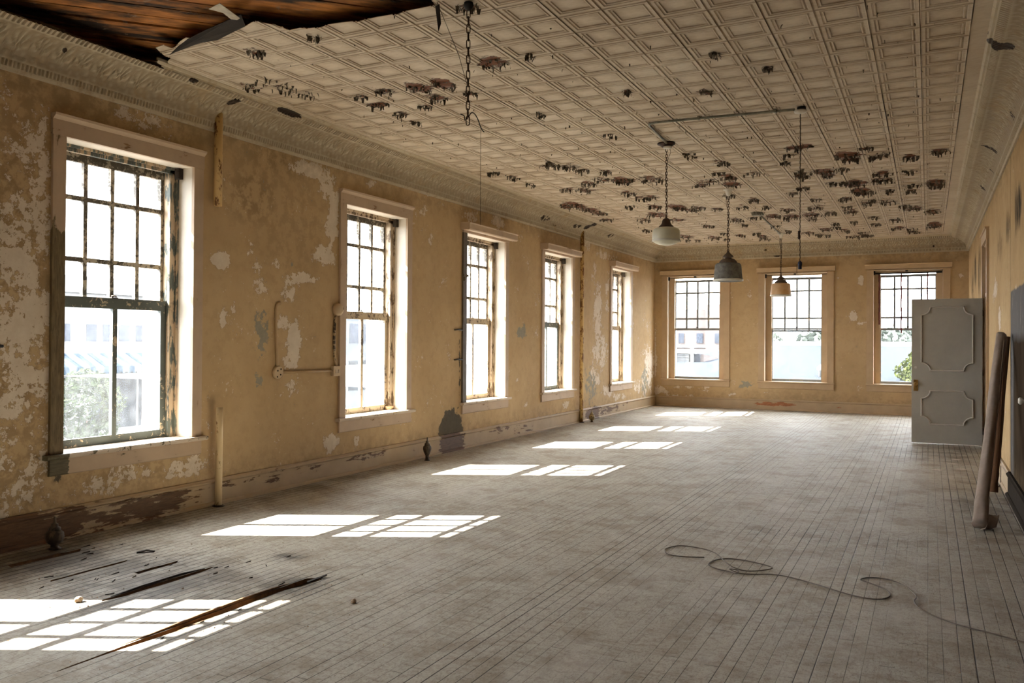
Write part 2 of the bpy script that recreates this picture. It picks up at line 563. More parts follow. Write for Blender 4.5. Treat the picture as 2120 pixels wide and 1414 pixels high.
def mat_stripes(name, a, b, freq):
    g = NT(name)
    y = g.xyz(g.coord())[1]
    f = g.math('FRACT', g.math('MULTIPLY', y, freq))
    return g.done(g.mix(g.step(f, 0.5, 0.04), a, b), 0.8, spec=0.1)

M_left = mat_wall('ochre_plaster_left', 'left')
M_back = mat_wall('ochre_plaster_back', 'back')
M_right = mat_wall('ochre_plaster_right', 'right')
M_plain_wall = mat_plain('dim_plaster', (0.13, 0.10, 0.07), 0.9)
M_casing = mat_trim('beige_casing_paint', amount=0.02)
M_casing_h = mat_trim('beige_head_paint', axis='y', amount=0.05)
M_casing_bad = mat_trim('bare_weathered_casing', amount=0.05, under=(0.10, 0.072, 0.036), dark_below=2.28 - 0.638)
M_apron_bad = mat_trim('mouldy_apron_end', axis='y', amount=0.04, under=(0.07, 0.058, 0.032), dark_y=-0.57)
M_stool_bad = mat_trim('mouldy_stool_end', base=(0.62, 0.52, 0.40), axis='n', amount=0.10, under=(0.07, 0.058, 0.032), dark_y=-0.60)
M_casing_dark = mat_trim('dark_bare_casing', base=(0.36, 0.27, 0.17), under=(0.075, 0.06, 0.042), amount=0.33)
M_back_trim = mat_trim('tan_trim_paint', base=(0.53, 0.385, 0.235), axis='n', amount=0.0)
M_stool = mat_trim('stool_paint', base=(0.62, 0.52, 0.40), axis='n', amount=0.08, under=(0.22, 0.15, 0.09))
M_jamb = mat_trim('cream_jamb_paint', base=(0.74, 0.67, 0.56), axis='z', amount=-0.10, under=(0.3, 0.22, 0.14))
M_stop = mat_trim('stop_paint', base=(0.55, 0.44, 0.31), axis='z', amount=0.14, under=(0.09, 0.06, 0.035))
M_stop_green = mat_trim('stop_green_chips', base=(0.55, 0.42, 0.28), axis='z', amount=0.17, under=(0.07, 0.08, 0.07))
M_sash_grey = mat_trim('peeled_grey_sash', base=(0.47, 0.41, 0.31), axis='n', amount=0.18, under=(0.075, 0.065, 0.05))
M_sash_green = mat_trim('dark_green_sash', base=(0.10, 0.115, 0.105), axis='n', amount=0.10, under=(0.33, 0.27, 0.19))
M_sash_tan = mat_trim('tan_sash', base=(0.52, 0.42, 0.29), axis='n', amount=0.13, under=(0.08, 0.06, 0.045))
M_sash_blue = mat_trim('blue_grey_sash', base=(0.26, 0.28, 0.29), axis='n', amount=0.08, under=(0.40, 0.34, 0.25))
M_glass_up = mat_glass('old_window_glass', 0.004)
M_glass_low = mat_glass('dusty_window_glass', 0.009)
M_glass_w1 = mat_glass('milky_window_glass', 0.013, scale=14)
M_base = mat_trim('baseboard_paint', base=(0.46, 0.345, 0.21), axis='y', amount=0.0, under=(0.085, 0.045, 0.022), use_attr=True)
M_base_x = mat_trim('baseboard_paint_back', base=(0.50, 0.375, 0.235), axis='x', amount=-0.02, under=(0.25, 0.10, 0.045), use_attr=True)
M_floor = mat_floor()
M_tin = mat_tin()
M_cove = mat_cove()
M_sheath = mat_sheath()
M_flake = mat_plain('peeled_paint_curls', (0.17, 0.14, 0.10), 0.8, var=0.5, scale=40, col2=(0.04, 0.03, 0.022))
M_iron = mat_plain('rusty_iron', (0.045, 0.032, 0.024), 0.6, 0.4, col2=(0.10, 0.05, 0.025), scale=50)
M_black = mat_plain('black_iron', (0.018, 0.016, 0.015), 0.55, 0.3)
M_pipe_up = mat_pipe('yellowed_pipe_paint', (0.56, 0.37, 0.15), (0.20, 0.075, 0.02), 0.56)
M_pipe_stub = mat_pipe('peeling_white_pipe', (0.62, 0.48, 0.28), (0.32, 0.17, 0.05), 0.60)
M_pipe_full = mat_pipe('rust_streaked_pipe', (0.58, 0.39, 0.15), (0.26, 0.11, 0.03), 0.52)
M_valve = mat_pipe('tarnished_valve', (0.10, 0.075, 0.05), (0.05, 0.035, 0.025), 0.5)
M_valve_tan = mat_pipe('painted_valve', (0.36, 0.27, 0.14), (0.10, 0.06, 0.03), 0.55)
M_conduit = mat_trim('painted_conduit', base=(0.50, 0.35, 0.19), axis='n', amount=0.0, under=(0.06, 0.045, 0.03))
M_conduit_worn = mat_trim('worn_conduit', base=(0.50, 0.36, 0.20), axis='n', amount=0.16, under=(0.04, 0.03, 0.022))
M_box = mat_trim('painted_outlet_box', base=(0.58, 0.44, 0.28), axis='n', amount=0.06, under=(0.12, 0.08, 0.05))
M_ceil_conduit = mat_plain('grey_green_conduit', (0.26, 0.25, 0.19), 0.5, var=0.3)
M_ceramic = mat_plain('off_white_ceramic', (0.66, 0.62, 0.53), 0.35, var=0.15)
M_door = mat_plain('grey_white_door_paint', (0.42, 0.395, 0.335), 0.55, var=0.08, scale=3)
M_door_mold = mat_plain('pale_moulding_paint', (0.52, 0.485, 0.42), 0.5, var=0.06)
M_brass = mat_plain('worn_brass', (0.55, 0.32, 0.10), 0.4, 0.5, var=0.4)
M_opal = mat_plain('dusty_opal_glass', (0.62, 0.60, 0.47), 0.3, var=0.12, scale=6)
M_soot_shade = mat_plain('sooty_grey_shade', (0.20, 0.195, 0.175), 0.7, var=0.4, scale=14)
M_amber_shade = mat_plain('amber_stained_shade', (0.64, 0.46, 0.28), 0.4, var=0.2, scale=5, col2=(0.55, 0.33, 0.15))
M_rim = mat_plain('pale_glass_rim', (0.62, 0.61, 0.55), 0.2, var=0.1)
M_fitter = mat_plain('brown_metal_fitter', (0.065, 0.038, 0.028), 0.5, 0.3, var=0.3)
M_fitter2 = mat_plain('dull_bronze_fitter', (0.12, 0.09, 0.068), 0.6, 0.3, var=0.3)
M_cord = mat_plain('dark_brown_cord', (0.045, 0.03, 0.022), 0.8)
M_cable = mat_plain('dusty_grey_cable', (0.15, 0.115, 0.085), 0.6, var=0.2, scale=5)
M_blue_socket = mat_plain('dark_blue_socket', (0.02, 0.025, 0.06), 0.4)
M_roll = mat_cloth('beige_rolled_carpet', (0.40, 0.315, 0.255))
M_roll2 = mat_cloth('brown_rolled_carpet', (0.15, 0.075, 0.04))
M_raw = mat_plain('raw_split_wood', (0.19, 0.105, 0.048), 0.8, var=0.4, scale=20)
M_dkwood = mat_plain('dark_old_wood', (0.055, 0.04, 0.028), 0.8, var=0.4, scale=20)
M_base_dark = mat_trim('dark_baseboard', base=(0.045, 0.038, 0.032), axis='y', amount=0.0, under=(0.025, 0.018, 0.015), spec=0.0)
M_subfloor = mat_plain('dusty_subfloor', (0.085, 0.055, 0.032), 0.9, var=0.4, scale=25)
M_void = mat_plain('dark_cavity', (0.03, 0.022, 0.016), 0.95)
M_crumb = mat_plain('plaster_crumb', (0.56, 0.45, 0.33), 0.9, var=0.3, scale=60, col2=(0.28, 0.16, 0.08))
M_white_chip = mat_plain('white_paint_chip', (0.70, 0.60, 0.50), 0.8)
M_extbrick = mat_brick('sunlit_brick_jamb', (0.42, 0.33, 0.27), (0.46, 0.37, 0.31), (0.55, 0.52, 0.48), axis='both')
M_ext_white = mat_plain('white_painted_facade', (0.13, 0.13, 0.128), 0.9, var=0.05, scale=1, spec=0)
M_ext_grey = mat_plain('pale_grey_facade', (0.055, 0.06, 0.065), 0.9, var=0.1, scale=1, spec=0)
M_ext_glass = mat_plain('blue_grey_window_glass', (0.024, 0.029, 0.038), 0.6, var=0.2, scale=1, spec=0)
M_ext_shop = mat_plain('dim_shopfront', (0.012, 0.016, 0.020), 0.6, var=0.3, scale=1, spec=0)
M_awn = mat_stripes('blue_white_awning', (0.055, 0.062, 0.066), (0.008, 0.020, 0.032), 1.3)
M_street_leaf = mat_plain('pale_street_leaves', (0.040, 0.052, 0.026), 0.7, var=0.3, scale=3, spec=0)
M_road = mat_plain('sunlit_pavement', (0.09, 0.09, 0.09), 0.9, var=0.1, scale=0.5, spec=0)
M_roof = mat_plain('blue_grey_roofing', (0.024, 0.0275, 0.033), 0.8, var=0.1, scale=0.6, spec=0)
M_coping = mat_plain('white_coping', (0.16, 0.16, 0.16), 0.8, var=0.08, spec=0)
M_pink_brick = mat_brick('faded_pink_brick', (0.048, 0.035, 0.031), (0.055, 0.041, 0.037), (0.06, 0.055, 0.052))
M_corr = mat_plain('corrugated_grey', (0.04, 0.043, 0.045), 0.6, var=0.1, scale=2, spec=0)
M_leaf = mat_plain('sunlit_leaves', (0.07, 0.085, 0.018), 0.7, var=0.3, scale=3, spec=0)
M_leaf_far = mat_plain('far_trees', (0.12, 0.135, 0.115), 0.8, var=0.15, scale=0.6, spec=0)
M_bark = mat_plain('tree_bark', (0.16, 0.12, 0.09), 0.9)
# ------------------------------------------------------------------ walls
TL = lambda a, b, z: (XL - b, a, z)          # left wall: a runs down the room, b outwards
TB = lambda a, b, z: (a, YB + b, z)          # back wall
TR = lambda a, b, z: (XR + b, a, z)          # right wall
LEFT_W = [(4.072, 5.285), (7.437, 8.645), (10.14, 11.335), (12.79, 14.0), (16.15, 17.335)]
BACK_W = [(-5.49, -4.178), (-3.271, -1.954), (-1.035, 0.271)]
HID_W = (1.392, 2.605)

def grid_wall(T, amin, amax, zmin, zmax, b0, b1, holes, step):
    A = {amin, amax}
    Z = {zmin, zmax}
    for h in holes:
        A |= {h[0], h[1]}
        Z |= {h[2], h[3]}
    def fill(s):
        s = sorted(s)
        out = []
        for p, q in zip(s, s[1:]):
            n = max(1, round((q - p) / step))
            out += [p + (q - p) * i / n for i in range(n)]
        return out + [s[-1]]
    A, Z = fill(A), fill(Z)
    mb = MB(T)
    solid = {}
    for i in range(len(A) - 1):
        for j in range(len(Z) - 1):
            ca, cz = (A[i] + A[i + 1]) / 2, (Z[j] + Z[j + 1]) / 2
            solid[i, j] = not any(h[0] < ca < h[1] and h[2] < cz < h[3] for h in holes)
    idx = [[mb.p(a, b0, z) for z in Z] for a in A]
    aa = [a for a in A for z in Z]
    zz = [z for a in A for z in Z]
    back = {}
    def bk(i, j):
        if (i, j) not in back:
            back[i, j] = mb.p(A[i], b1, Z[j])
            aa.append(A[i])
            zz.append(Z[j])
        return back[i, j]
    for (i, j), s in solid.items():
        if not s:
            continue
        mb.face((idx[i][j], idx[i + 1][j], idx[i + 1][j + 1], idx[i][j + 1]))
        for di, dj, e in ((-1, 0, ((i, j), (i, j + 1))), (1, 0, ((i + 1, j), (i + 1, j + 1))), (0, -1, ((i, j), (i + 1, j))), (0, 1, ((i, j + 1), (i + 1, j + 1)))):
            if not solid.get((i + di, j + dj), False):
                (p, q), (r, s2) = e
                mb.face((idx[p][q], idx[r][s2], bk(r, s2), bk(p, q)))
    return mb, np.array(aa), np.array(zz)

def structure(o):
    o['kind'] = 'structure'
    return o

hl = [(a0 - 0.02, a1 + 0.02, 0.60, 3.03) for a0, a1 in [HID_W] + LEFT_W]
mb, aa, zz = grid_wall(TL, -1.7, 19.75, -0.4, 4.45, WB, 0.38, hl, 0.07)
LOSS = [(3.78,2.78,.2,.31,.35),(3.83,1.78,.11,.42,.38),(3.76,2.0,.30,1.3,.33),(3.78,.75,.26,.6,.36),(3.81,.63,.2,.21,.36),(3.77,3.23,.22,.14,.2),(4.57,.4,.42,.07,.36),(5.2,.35,.22,.1,.42),(4.35,.34,.26,.08,.33),(4.07,.42,.12,.14,.15),(4.71,3.32,.34,.07,.38),(5.27,3.25,.14,.06,.3),(6.8,3.28,.35,.07,.55),(7.11,3.16,.11,.15,.6),(7.21,2.83,.07,.31,.75),(7.06,2.4,.18,.11,.6),(6.77,2.15,.25,.05,.55),(6.51,1.98,.13,.1,.35),(5.62,2.23,.11,.08,.6),(6.11,2.19,.08,.08,.4),(5.99,2.36,.05,.06,.3),(6.31,2.24,.06,.04,.35),(6.16,2.03,.09,.07,.4),(5.79,1.83,.05,.08,.35),(5.67,1.69,.03,.1,.5),(6.45,1.68,.16,.07,.5),(6.61,1.44,.1,.22,.65),(6.53,1.25,.09,.07,.5),(6.22,1.32,.07,.07,.35),(5.9,1.19,.09,.04,.35),(6.59,1.02,.06,.1,.4),(7.23,.38,.12,.1,.65),(7.67,.36,.07,.07,.5),(5.88,.48,.03,.02,.5),(5.39,.09,.07,.05,.4),(5.47,.38,.05,.04,.3),(7.91,3.3,.09,.04,.55),(9.03,3.14,.09,.09,.3),(9.01,2.92,.06,.06,.3),(9.18,2.78,.05,.08,.3),(10.37,3.26,.26,.1,.4),(11.17,3.29,.26,.09,.4),(13.79,.36,.18,.05,.6),(12.09,.46,.07,.04,.5),(11.78,.88,.07,.02,.6),(14.77,3.35,.15,.2,.4),(15.13,2.88,.21,.23,.3),(15.36,2.04,.24,.57,.45),(15.5,1.38,.33,.38,.5),(15.24,.81,.27,.24,.45),(15.84,3.22,.73,.1,.4),(15.9,2.55,.17,.59,.3),(15.99,.49,.41,.12,.4),(16.67,.34,.63,.08,.4),(18.7,.91,.38,.56,.5),(18.16,.49,.74,.33,.3),(18.5,1.7,.45,.67,.18)]
GREY = [(6.15,1.56,.09,.24,.6),(6.2,2.03,.08,.06,.3),(6.1,1.09,.08,.07,.55),(6.6,2.25,.04,.05,.5),(6.52,1.88,.09,.05,.35),(11.95,1.64,.18,.12,.6),(14.99,.64,.37,.37,.45),(18.41,.59,.3,.33,.5),(6.1,2.98,.13,.14,.15)]
DARK = [(9.76,.27,.27,.26,.9),(9.45,.18,.12,.16,.4),(10.0,1.13,.04,.6,.45),(4.03,.48,.06,.09,.4),(4.11,.56,.06,.04,.3),(5.59,3.63,.06,.03,.4),(15.1,.22,.3,.06,.4)]
OLD = [(3.72,1.9,.28,1.6,.75),(3.75,.5,.3,.5,.6),(4.6,.42,.6,.12,.5),(4.6,3.28,.6,.14,.4),(6.03,2.9,.3,.25,.8),(6.43,3.26,.44,.1,.7),(3.65,2.18,.12,.25,.7),(3.68,.92,.12,.3,.6),(6.6,2.7,.5,.5,.3)]
wall = mb.build('wall_left', M_left, attrs={'loss': blobs(aa, zz, LOSS), 'grey': blobs(aa, zz, GREY), 'dark': blobs(aa, zz, DARK), 'old': blobs(aa, zz, OLD)})
structure(wall)
ho = [(a0 + 0.03, a1 - 0.03, 0.58, 3.0) for a0, a1 in [HID_W] + LEFT_W]
mb, _, _ = grid_wall(TL, -1.7, 19.75, -5.0, 5.0, 0.38, 0.60, ho, 50)
structure(mb.build('wall_left_brick', M_extbrick))

hb = [(a0 - 0.02, a1 + 0.02, 0.60, 3.05) for a0, a1 in BACK_W]
mb, aa, zz = grid_wall(TB, -6.35, 1.0, -0.4, 4.45, WB, 0.38, hb, 0.07)
LOSS = [(-5.66,.35,.14,.1,.55),(-5.52,.28,.09,.07,.5),(-4.61,.41,.13,.09,.55),(-5.15,.25,.45,.02,.45),(-5.16,.47,.4,.02,.45),(-3.99,.31,.08,.03,.6),(-3.6,2.55,.07,.15,.42),(-3.67,2.9,.11,.07,.3),(-3.24,.39,.08,.05,.5),(-3.18,3.27,.1,.04,.3),(-1.69,2.9,.06,.1,.5),(-1.28,2.84,.06,.14,.65),(-1.44,2.1,.13,.11,.6),(-1.25,1.93,.08,.05,.5),(-1.72,2.7,.06,.04,.4),(-1.07,3.29,.08,.04,.4),(.12,3.3,.26,.04,.4),(.58,2.86,.07,.08,.5),(.44,2.69,.04,.1,.35),(-4.71,3.32,.13,.06,.35),(-5.79,1.13,.04,.69,.5),(-5.69,2.73,.05,.69,.15)]
GREY = [(-3.66,.54,.15,.07,.75),(-3.83,.61,.09,.04,.4)]
zero = np.zeros_like(aa)
structure(mb.build('wall_back', M_back, attrs={'loss': blobs(aa, zz, LOSS) - 0.06, 'grey': blobs(aa, zz, GREY), 'dark': zero, 'old': zero}))
hbo = [(a0 + 0.03, a1 - 0.03, 0.58, 3.02) for a0, a1 in BACK_W]
mb, _, _ = grid_wall(TB, -6.6, 1.3, -5.0, 5.0, 0.38, 0.60, hbo, 50)
structure(mb.build('wall_back_brick', M_extbrick))

DOORWAY = (13.03, 13.985, -0.01, 2.93)
mb, aa, zz = grid_wall(TR, -1.7, 19.6, -0.4, 4.45, 0.0, 0.22, [DOORWAY], 0.09)
STREAK = [(17.58,2.59,.55,.27,.45),(16.52,2.77,.49,.34,.5),(15.28,2.68,.42,.47,.45),(11,2.62,.42,.2,.45),(9.95,2.71,.29,.2,.55),(9.6,2.09,.16,.04,.4),(8.81,2.74,.31,.22,.6),(9.09,2.74,.14,.3,.5),(17.4,2.1,.8,.4,.4)]
WHITE = [(11.77,2.16,.4,.12,.4),(10.99,1.79,.35,.19,.45),(9.09,2.01,.28,.05,.3),(11.59,.64,.47,.35,.35),(8.53,1.76,.21,.17,.3)]
zero = np.zeros_like(aa)
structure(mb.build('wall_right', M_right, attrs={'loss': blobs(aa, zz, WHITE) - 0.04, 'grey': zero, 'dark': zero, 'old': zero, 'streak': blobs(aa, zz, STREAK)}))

mb = MB()
mb.box(-6.2, 1.0, YF - 0.2, YF, -0.4, 4.45)
structure(mb.build('wall_front', M_plain_wall))
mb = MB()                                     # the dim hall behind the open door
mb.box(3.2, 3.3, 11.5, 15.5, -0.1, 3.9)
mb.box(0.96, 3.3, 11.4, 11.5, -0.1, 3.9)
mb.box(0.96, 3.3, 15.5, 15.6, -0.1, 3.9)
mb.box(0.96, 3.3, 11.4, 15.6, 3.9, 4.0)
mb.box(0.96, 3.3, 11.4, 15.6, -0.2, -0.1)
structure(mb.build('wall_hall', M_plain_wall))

# ------------------------------------------------------------------ floor
xs = np.linspace(XL - 0.06, XR + 0.25, 67)
ys = np.linspace(YF, YB + 0.08, 206)
mb = MB()
idx = [[mb.p(x, y, fz(x, y)) for y in ys] for x in xs]
for i in range(len(xs) - 1):
    for j in range(len(ys) - 1):
        mb.face((idx[i][j], idx[i + 1][j], idx[i + 1][j + 1], idx[i][j + 1]))
floor = mb.build('floor', [M_floor, M_raw], fix=False)

def jag(poly, amp, seg):
    out = []
    for k in range(len(poly)):
        a, b = Vector(poly[k]), Vector(poly[(k + 1) % len(poly)])
        n = max(1, int((b - a).length / seg))
        for i in range(n):
            q = a.lerp(b, i / n)
            j = amp if i else 0
            out.append((q.x + rnd.uniform(-j, j), q.y + rnd.uniform(-j, j)))
    return out

def inside(x, y, poly):
    c = False
    n = len(poly)
    for i in range(n):
        (x0, y0), (x1, y1) = poly[i], poly[(i + 1) % n]
        if (y0 > y) != (y1 > y) and x < (x1 - x0) * (y - y0) / (y1 - y0) + x0:
            c = not c
    return c

def cut_hole(o, poly, depth=0.0, side_mat=0):
    """Cut poly (x, y) out of a flat mesh, with edges of the given thickness."""
    bm = bmesh.new()
    bm.from_mesh(o.data)
    org = o.location
    poly = [(x - org.x, y - org.y) for x, y in poly]
    n = len(poly)
    bx0, bx1 = min(p[0] for p in poly) - 0.02, max(p[0] for p in poly) + 0.02
    by0, by1 = min(p[1] for p in poly) - 0.02, max(p[1] for p in poly) + 0.02
    cand = {f for f in bm.faces if max(v.co.x for v in f.verts) >= bx0 and min(v.co.x for v in f.verts) <= bx1 and max(v.co.y for v in f.verts) >= by0 and min(v.co.y for v in f.verts) <= by1}
    for i in range(n):
        a, b = Vector((*poly[i], 0)), Vector((*poly[(i + 1) % n], 0))
        d = b - a
        if d.length < 1e-5:
            continue
        nrm = Vector((-d.y, d.x, 0)).normalized()
        x0, x1 = min(a.x, b.x) - 1e-3, max(a.x, b.x) + 1e-3
        y0, y1 = min(a.y, b.y) - 1e-3, max(a.y, b.y) + 1e-3
        fs = []
        for f in cand:
            if not f.is_valid:
                continue
            vx = [v.co.x for v in f.verts]
            vy = [v.co.y for v in f.verts]
            if max(vx) >= x0 and min(vx) <= x1 and max(vy) >= y0 and min(vy) <= y1:
                fs.append(f)
        ge = list({e for f in fs for e in f.edges} | {v for f in fs for v in f.verts}) + fs
        res = bmesh.ops.bisect_plane(bm, geom=ge, dist=1e-5, plane_co=a, plane_no=nrm)
        cand |= {f for f in res['geom'] if isinstance(f, bmesh.types.BMFace)}
        cand = {f for f in cand if f.is_valid}
    bx0, bx1 = min(p[0] for p in poly), max(p[0] for p in poly)
    by0, by1 = min(p[1] for p in poly), max(p[1] for p in poly)
    dele = []
    for f in cand:
        c = f.calc_center_median()
        if bx0 <= c.x <= bx1 and by0 <= c.y <= by1 and inside(c.x, c.y, poly):
            dele.append(f)
    edge_set = {e for f in dele for e in f.edges}
    rim = [e for e in edge_set if any(f not in dele for f in e.link_faces)] if len(dele) < 3000 else []
    dset = set(dele)
    rim = [e for e in edge_set if any(f not in dset for f in e.link_faces)]
    if depth:
        made = {}
        for e in rim:
            q = []
            for v in e.verts:
                if v not in made:
                    made[v] = bm.verts.new(v.co + Vector((0, 0, depth)))
                q.append(made[v])
            nf = bm.faces.new((e.verts[0], e.verts[1], q[1], q[0]))
            nf.material_index = side_mat
    bmesh.ops.delete(bm, geom=dele, context='FACES')
    bm.to_mesh(o.data)
    bm.free()

def gp(L):
    return [ground(x, y)[:2] for x, y in L]

T_A = jag([(-4.318, 3.30), (-4.30, 3.28), (-4.262, 3.42), (-4.256, 3.75), (-4.27, 4.05), (-4.29, 4.13), (-4.30, 4.11), (-4.310, 3.8)], 0.005, 0.07)
T_B = jag([(-3.577, 2.50), (-3.571, 2.50), (-3.548, 2.85), (-3.514, 3.15), (-3.512, 3.95), (-3.47, 4.05), (-3.455, 4.22), (-3.50, 4.25), (-3.56, 4.20), (-3.576, 3.9), (-3.577, 3.2)], 0.005, 0.08)
T_C = jag(gp([(-5.43, 3.44), (-5.36, 3.42), (-5.34, 3.9), (-5.40, 3.95)]), 0.008, 0.08)
T_D = jag(gp([(-4.86, 3.35), (-4.83, 3.33), (-4.82, 3.85), (-4.85, 3.9)]), 0.005, 0.09)
T_E = jag(gp([(-4.55, 3.7), (-4.50, 3.7), (-4.50, 4.0), (-4.54, 4.05)]), 0.008, 0.06)
for T_ in (T_A, T_B, T_C, T_D, T_E):
    cut_hole(floor, T_, -0.028, 1)
me = floor.data
co = np.empty(len(me.vertices) * 3, np.float32)
me.vertices.foreach_get('co', co)
fx, fy = co[0::3], co[1::3]
SOOT = [(-4.9,3.75,.4,.45,.6),(-4.35,3.95,.3,.35,.5),(-3.54,3.9,.1,.45,.6),(-4.5,3.75,.9,.55,.55),(-5.4,3.7,.35,.5,.75),(-4.2,3.6,.25,.5,.7),(-3.5,4.05,.22,.25,.7),(-4.05,4.55,.12,.09,.8),(-3.5,3.3,.16,.5,.45),(-5.6,4.4,.2,1.2,.5),(-5.6,6.5,.15,2.0,.35),(0.5,9.0,.3,1.5,.4),(-0.9,6.9,.8,.3,.2),(0.1,12.8,.6,1.0,.35)]
at = me.attributes.new('soot', 'FLOAT', 'POINT')
at.data.foreach_set('value', blobs(fx, fy, SOOT).astype(np.float32))
for p in me.polygons:
    p.use_smooth = False
structure(floor)
mb = MB()                                     # joist space under the broken boards, and the slab under it
mb.box(-6.1, 1.0, YF - 0.2, 19.5, -0.5, -0.4)
mb.box(-6.0, 0.9, 2.0, 5.5, -0.125, -0.105)
structure(mb.build('floor_below', M_void))
mb = MB()
mb.box(-3.60, -3.45, 2.4, 4.3, -0.085, -0.060)
structure(mb.build('floor_subfloor', M_subfloor))

# ------------------------------------------------------------------ tin ceiling
PX, PY = 0.3145, 0.3125
X0, Y0 = 0.263, 6.11
NX, NY0, NY1 = 18, -9, 40
RING = [(0.0, 0.005), (0.005, -0.004), (0.010, 0.0), (0.030, 0.0), (0.034, 0.006), (0.042, 0.006), (0.046, 0.001), (0.054, 0.001), (0.058, 0.008), (0.068, 0.008)]
mb = MB()
gro, cx_, cy_ = [], [], []
def tv(x, y, h, g_):
    gro.append(g_)
    cx_.append(x)
    cy_.append(y)
    return mb.p(x, y, ZC + h)
GR = [1.0, 0.5, 0.15, 0.15, 0.8, 0.8, 0.2, 0.2, 0.9, 0.5]
for i in range(NX):
    for j in range(NY0, NY1):
        xa, ya = X0 - PX * (i + 1), Y0 + PY * j
        rings = []
        wob = rnd.uniform(-0.0015, 0.0015)
        for (d, h), g_ in zip(RING, GR):
            x0, x1, y0, y1 = xa + d, xa + PX - d, ya + d, ya + PY - d
            pts = [(x0 + (x1 - x0) * k / 3, y0) for k in range(3)] + [(x1, y0 + (y1 - y0) * k / 3) for k in range(3)] + \
                  [(x1 - (x1 - x0) * k / 3, y1) for k in range(3)] + [(x0, y1 - (y1 - y0) * k / 3) for k in range(3)]
            hh = h + (wob if d > 0.02 else 0)
            gg = g_
            rings.append([tv(px, py, hh, gg) for px, py in pts])
        for A, B in zip(rings, rings[1:]):
            for k in range(12):
                mb.face((A[k], A[(k + 1) % 12], B[(k + 1) % 12], B[k]))
        B = rings[-1]
        d, h = RING[-1]
        x0, x1, y0, y1 = xa + d, xa + PX - d, ya + d, ya + PY - d
        inn = [[None] * 4 for _ in range(4)]
        for k in range(3):
            inn[k][0], inn[3][k], inn[3 - k][3], inn[0][3 - k] = B[k], B[3 + k], B[6 + k], B[9 + k]
        for a in (1, 2):
            for b in (1, 2):
                inn[a][b] = tv(x0 + (x1 - x0) * a / 3, y0 + (y1 - y0) * b / 3, h + wob, 0.0)
        for a in range(3):
            for b in range(3):
                mb.face((inn[a][b], inn[a + 1][b], inn[a + 1][b + 1], inn[a][b + 1]))
XF0 = X0 - PX * NX                              # the flat margin round the field
YF0, YF1 = Y0 + PY * NY0, Y0 + PY * NY1
CD = 0.36
def margin(x0, x1, y0, y1):
    nx, ny = max(1, round((x1 - x0) / 0.1)), max(1, round((y1 - y0) / 0.1))
    ii = [[tv(x0 + (x1 - x0) * a / nx, y0 + (y1 - y0) * b / ny, 0.004, 0.25) for b in range(ny + 1)] for a in range(nx + 1)]
    for a in range(nx):
        for b in range(ny):
            mb.face((ii[a][b], ii[a + 1][b], ii[a + 1][b + 1], ii[a][b + 1]))
margin(XL - 0.02, XF0, YF0, YB)
margin(X0, XR + 0.02, YF0, YB)
margin(XF0, X0, YF1, YB)
margin(XL - 0.02, XR + 0.02, YF, YF0)
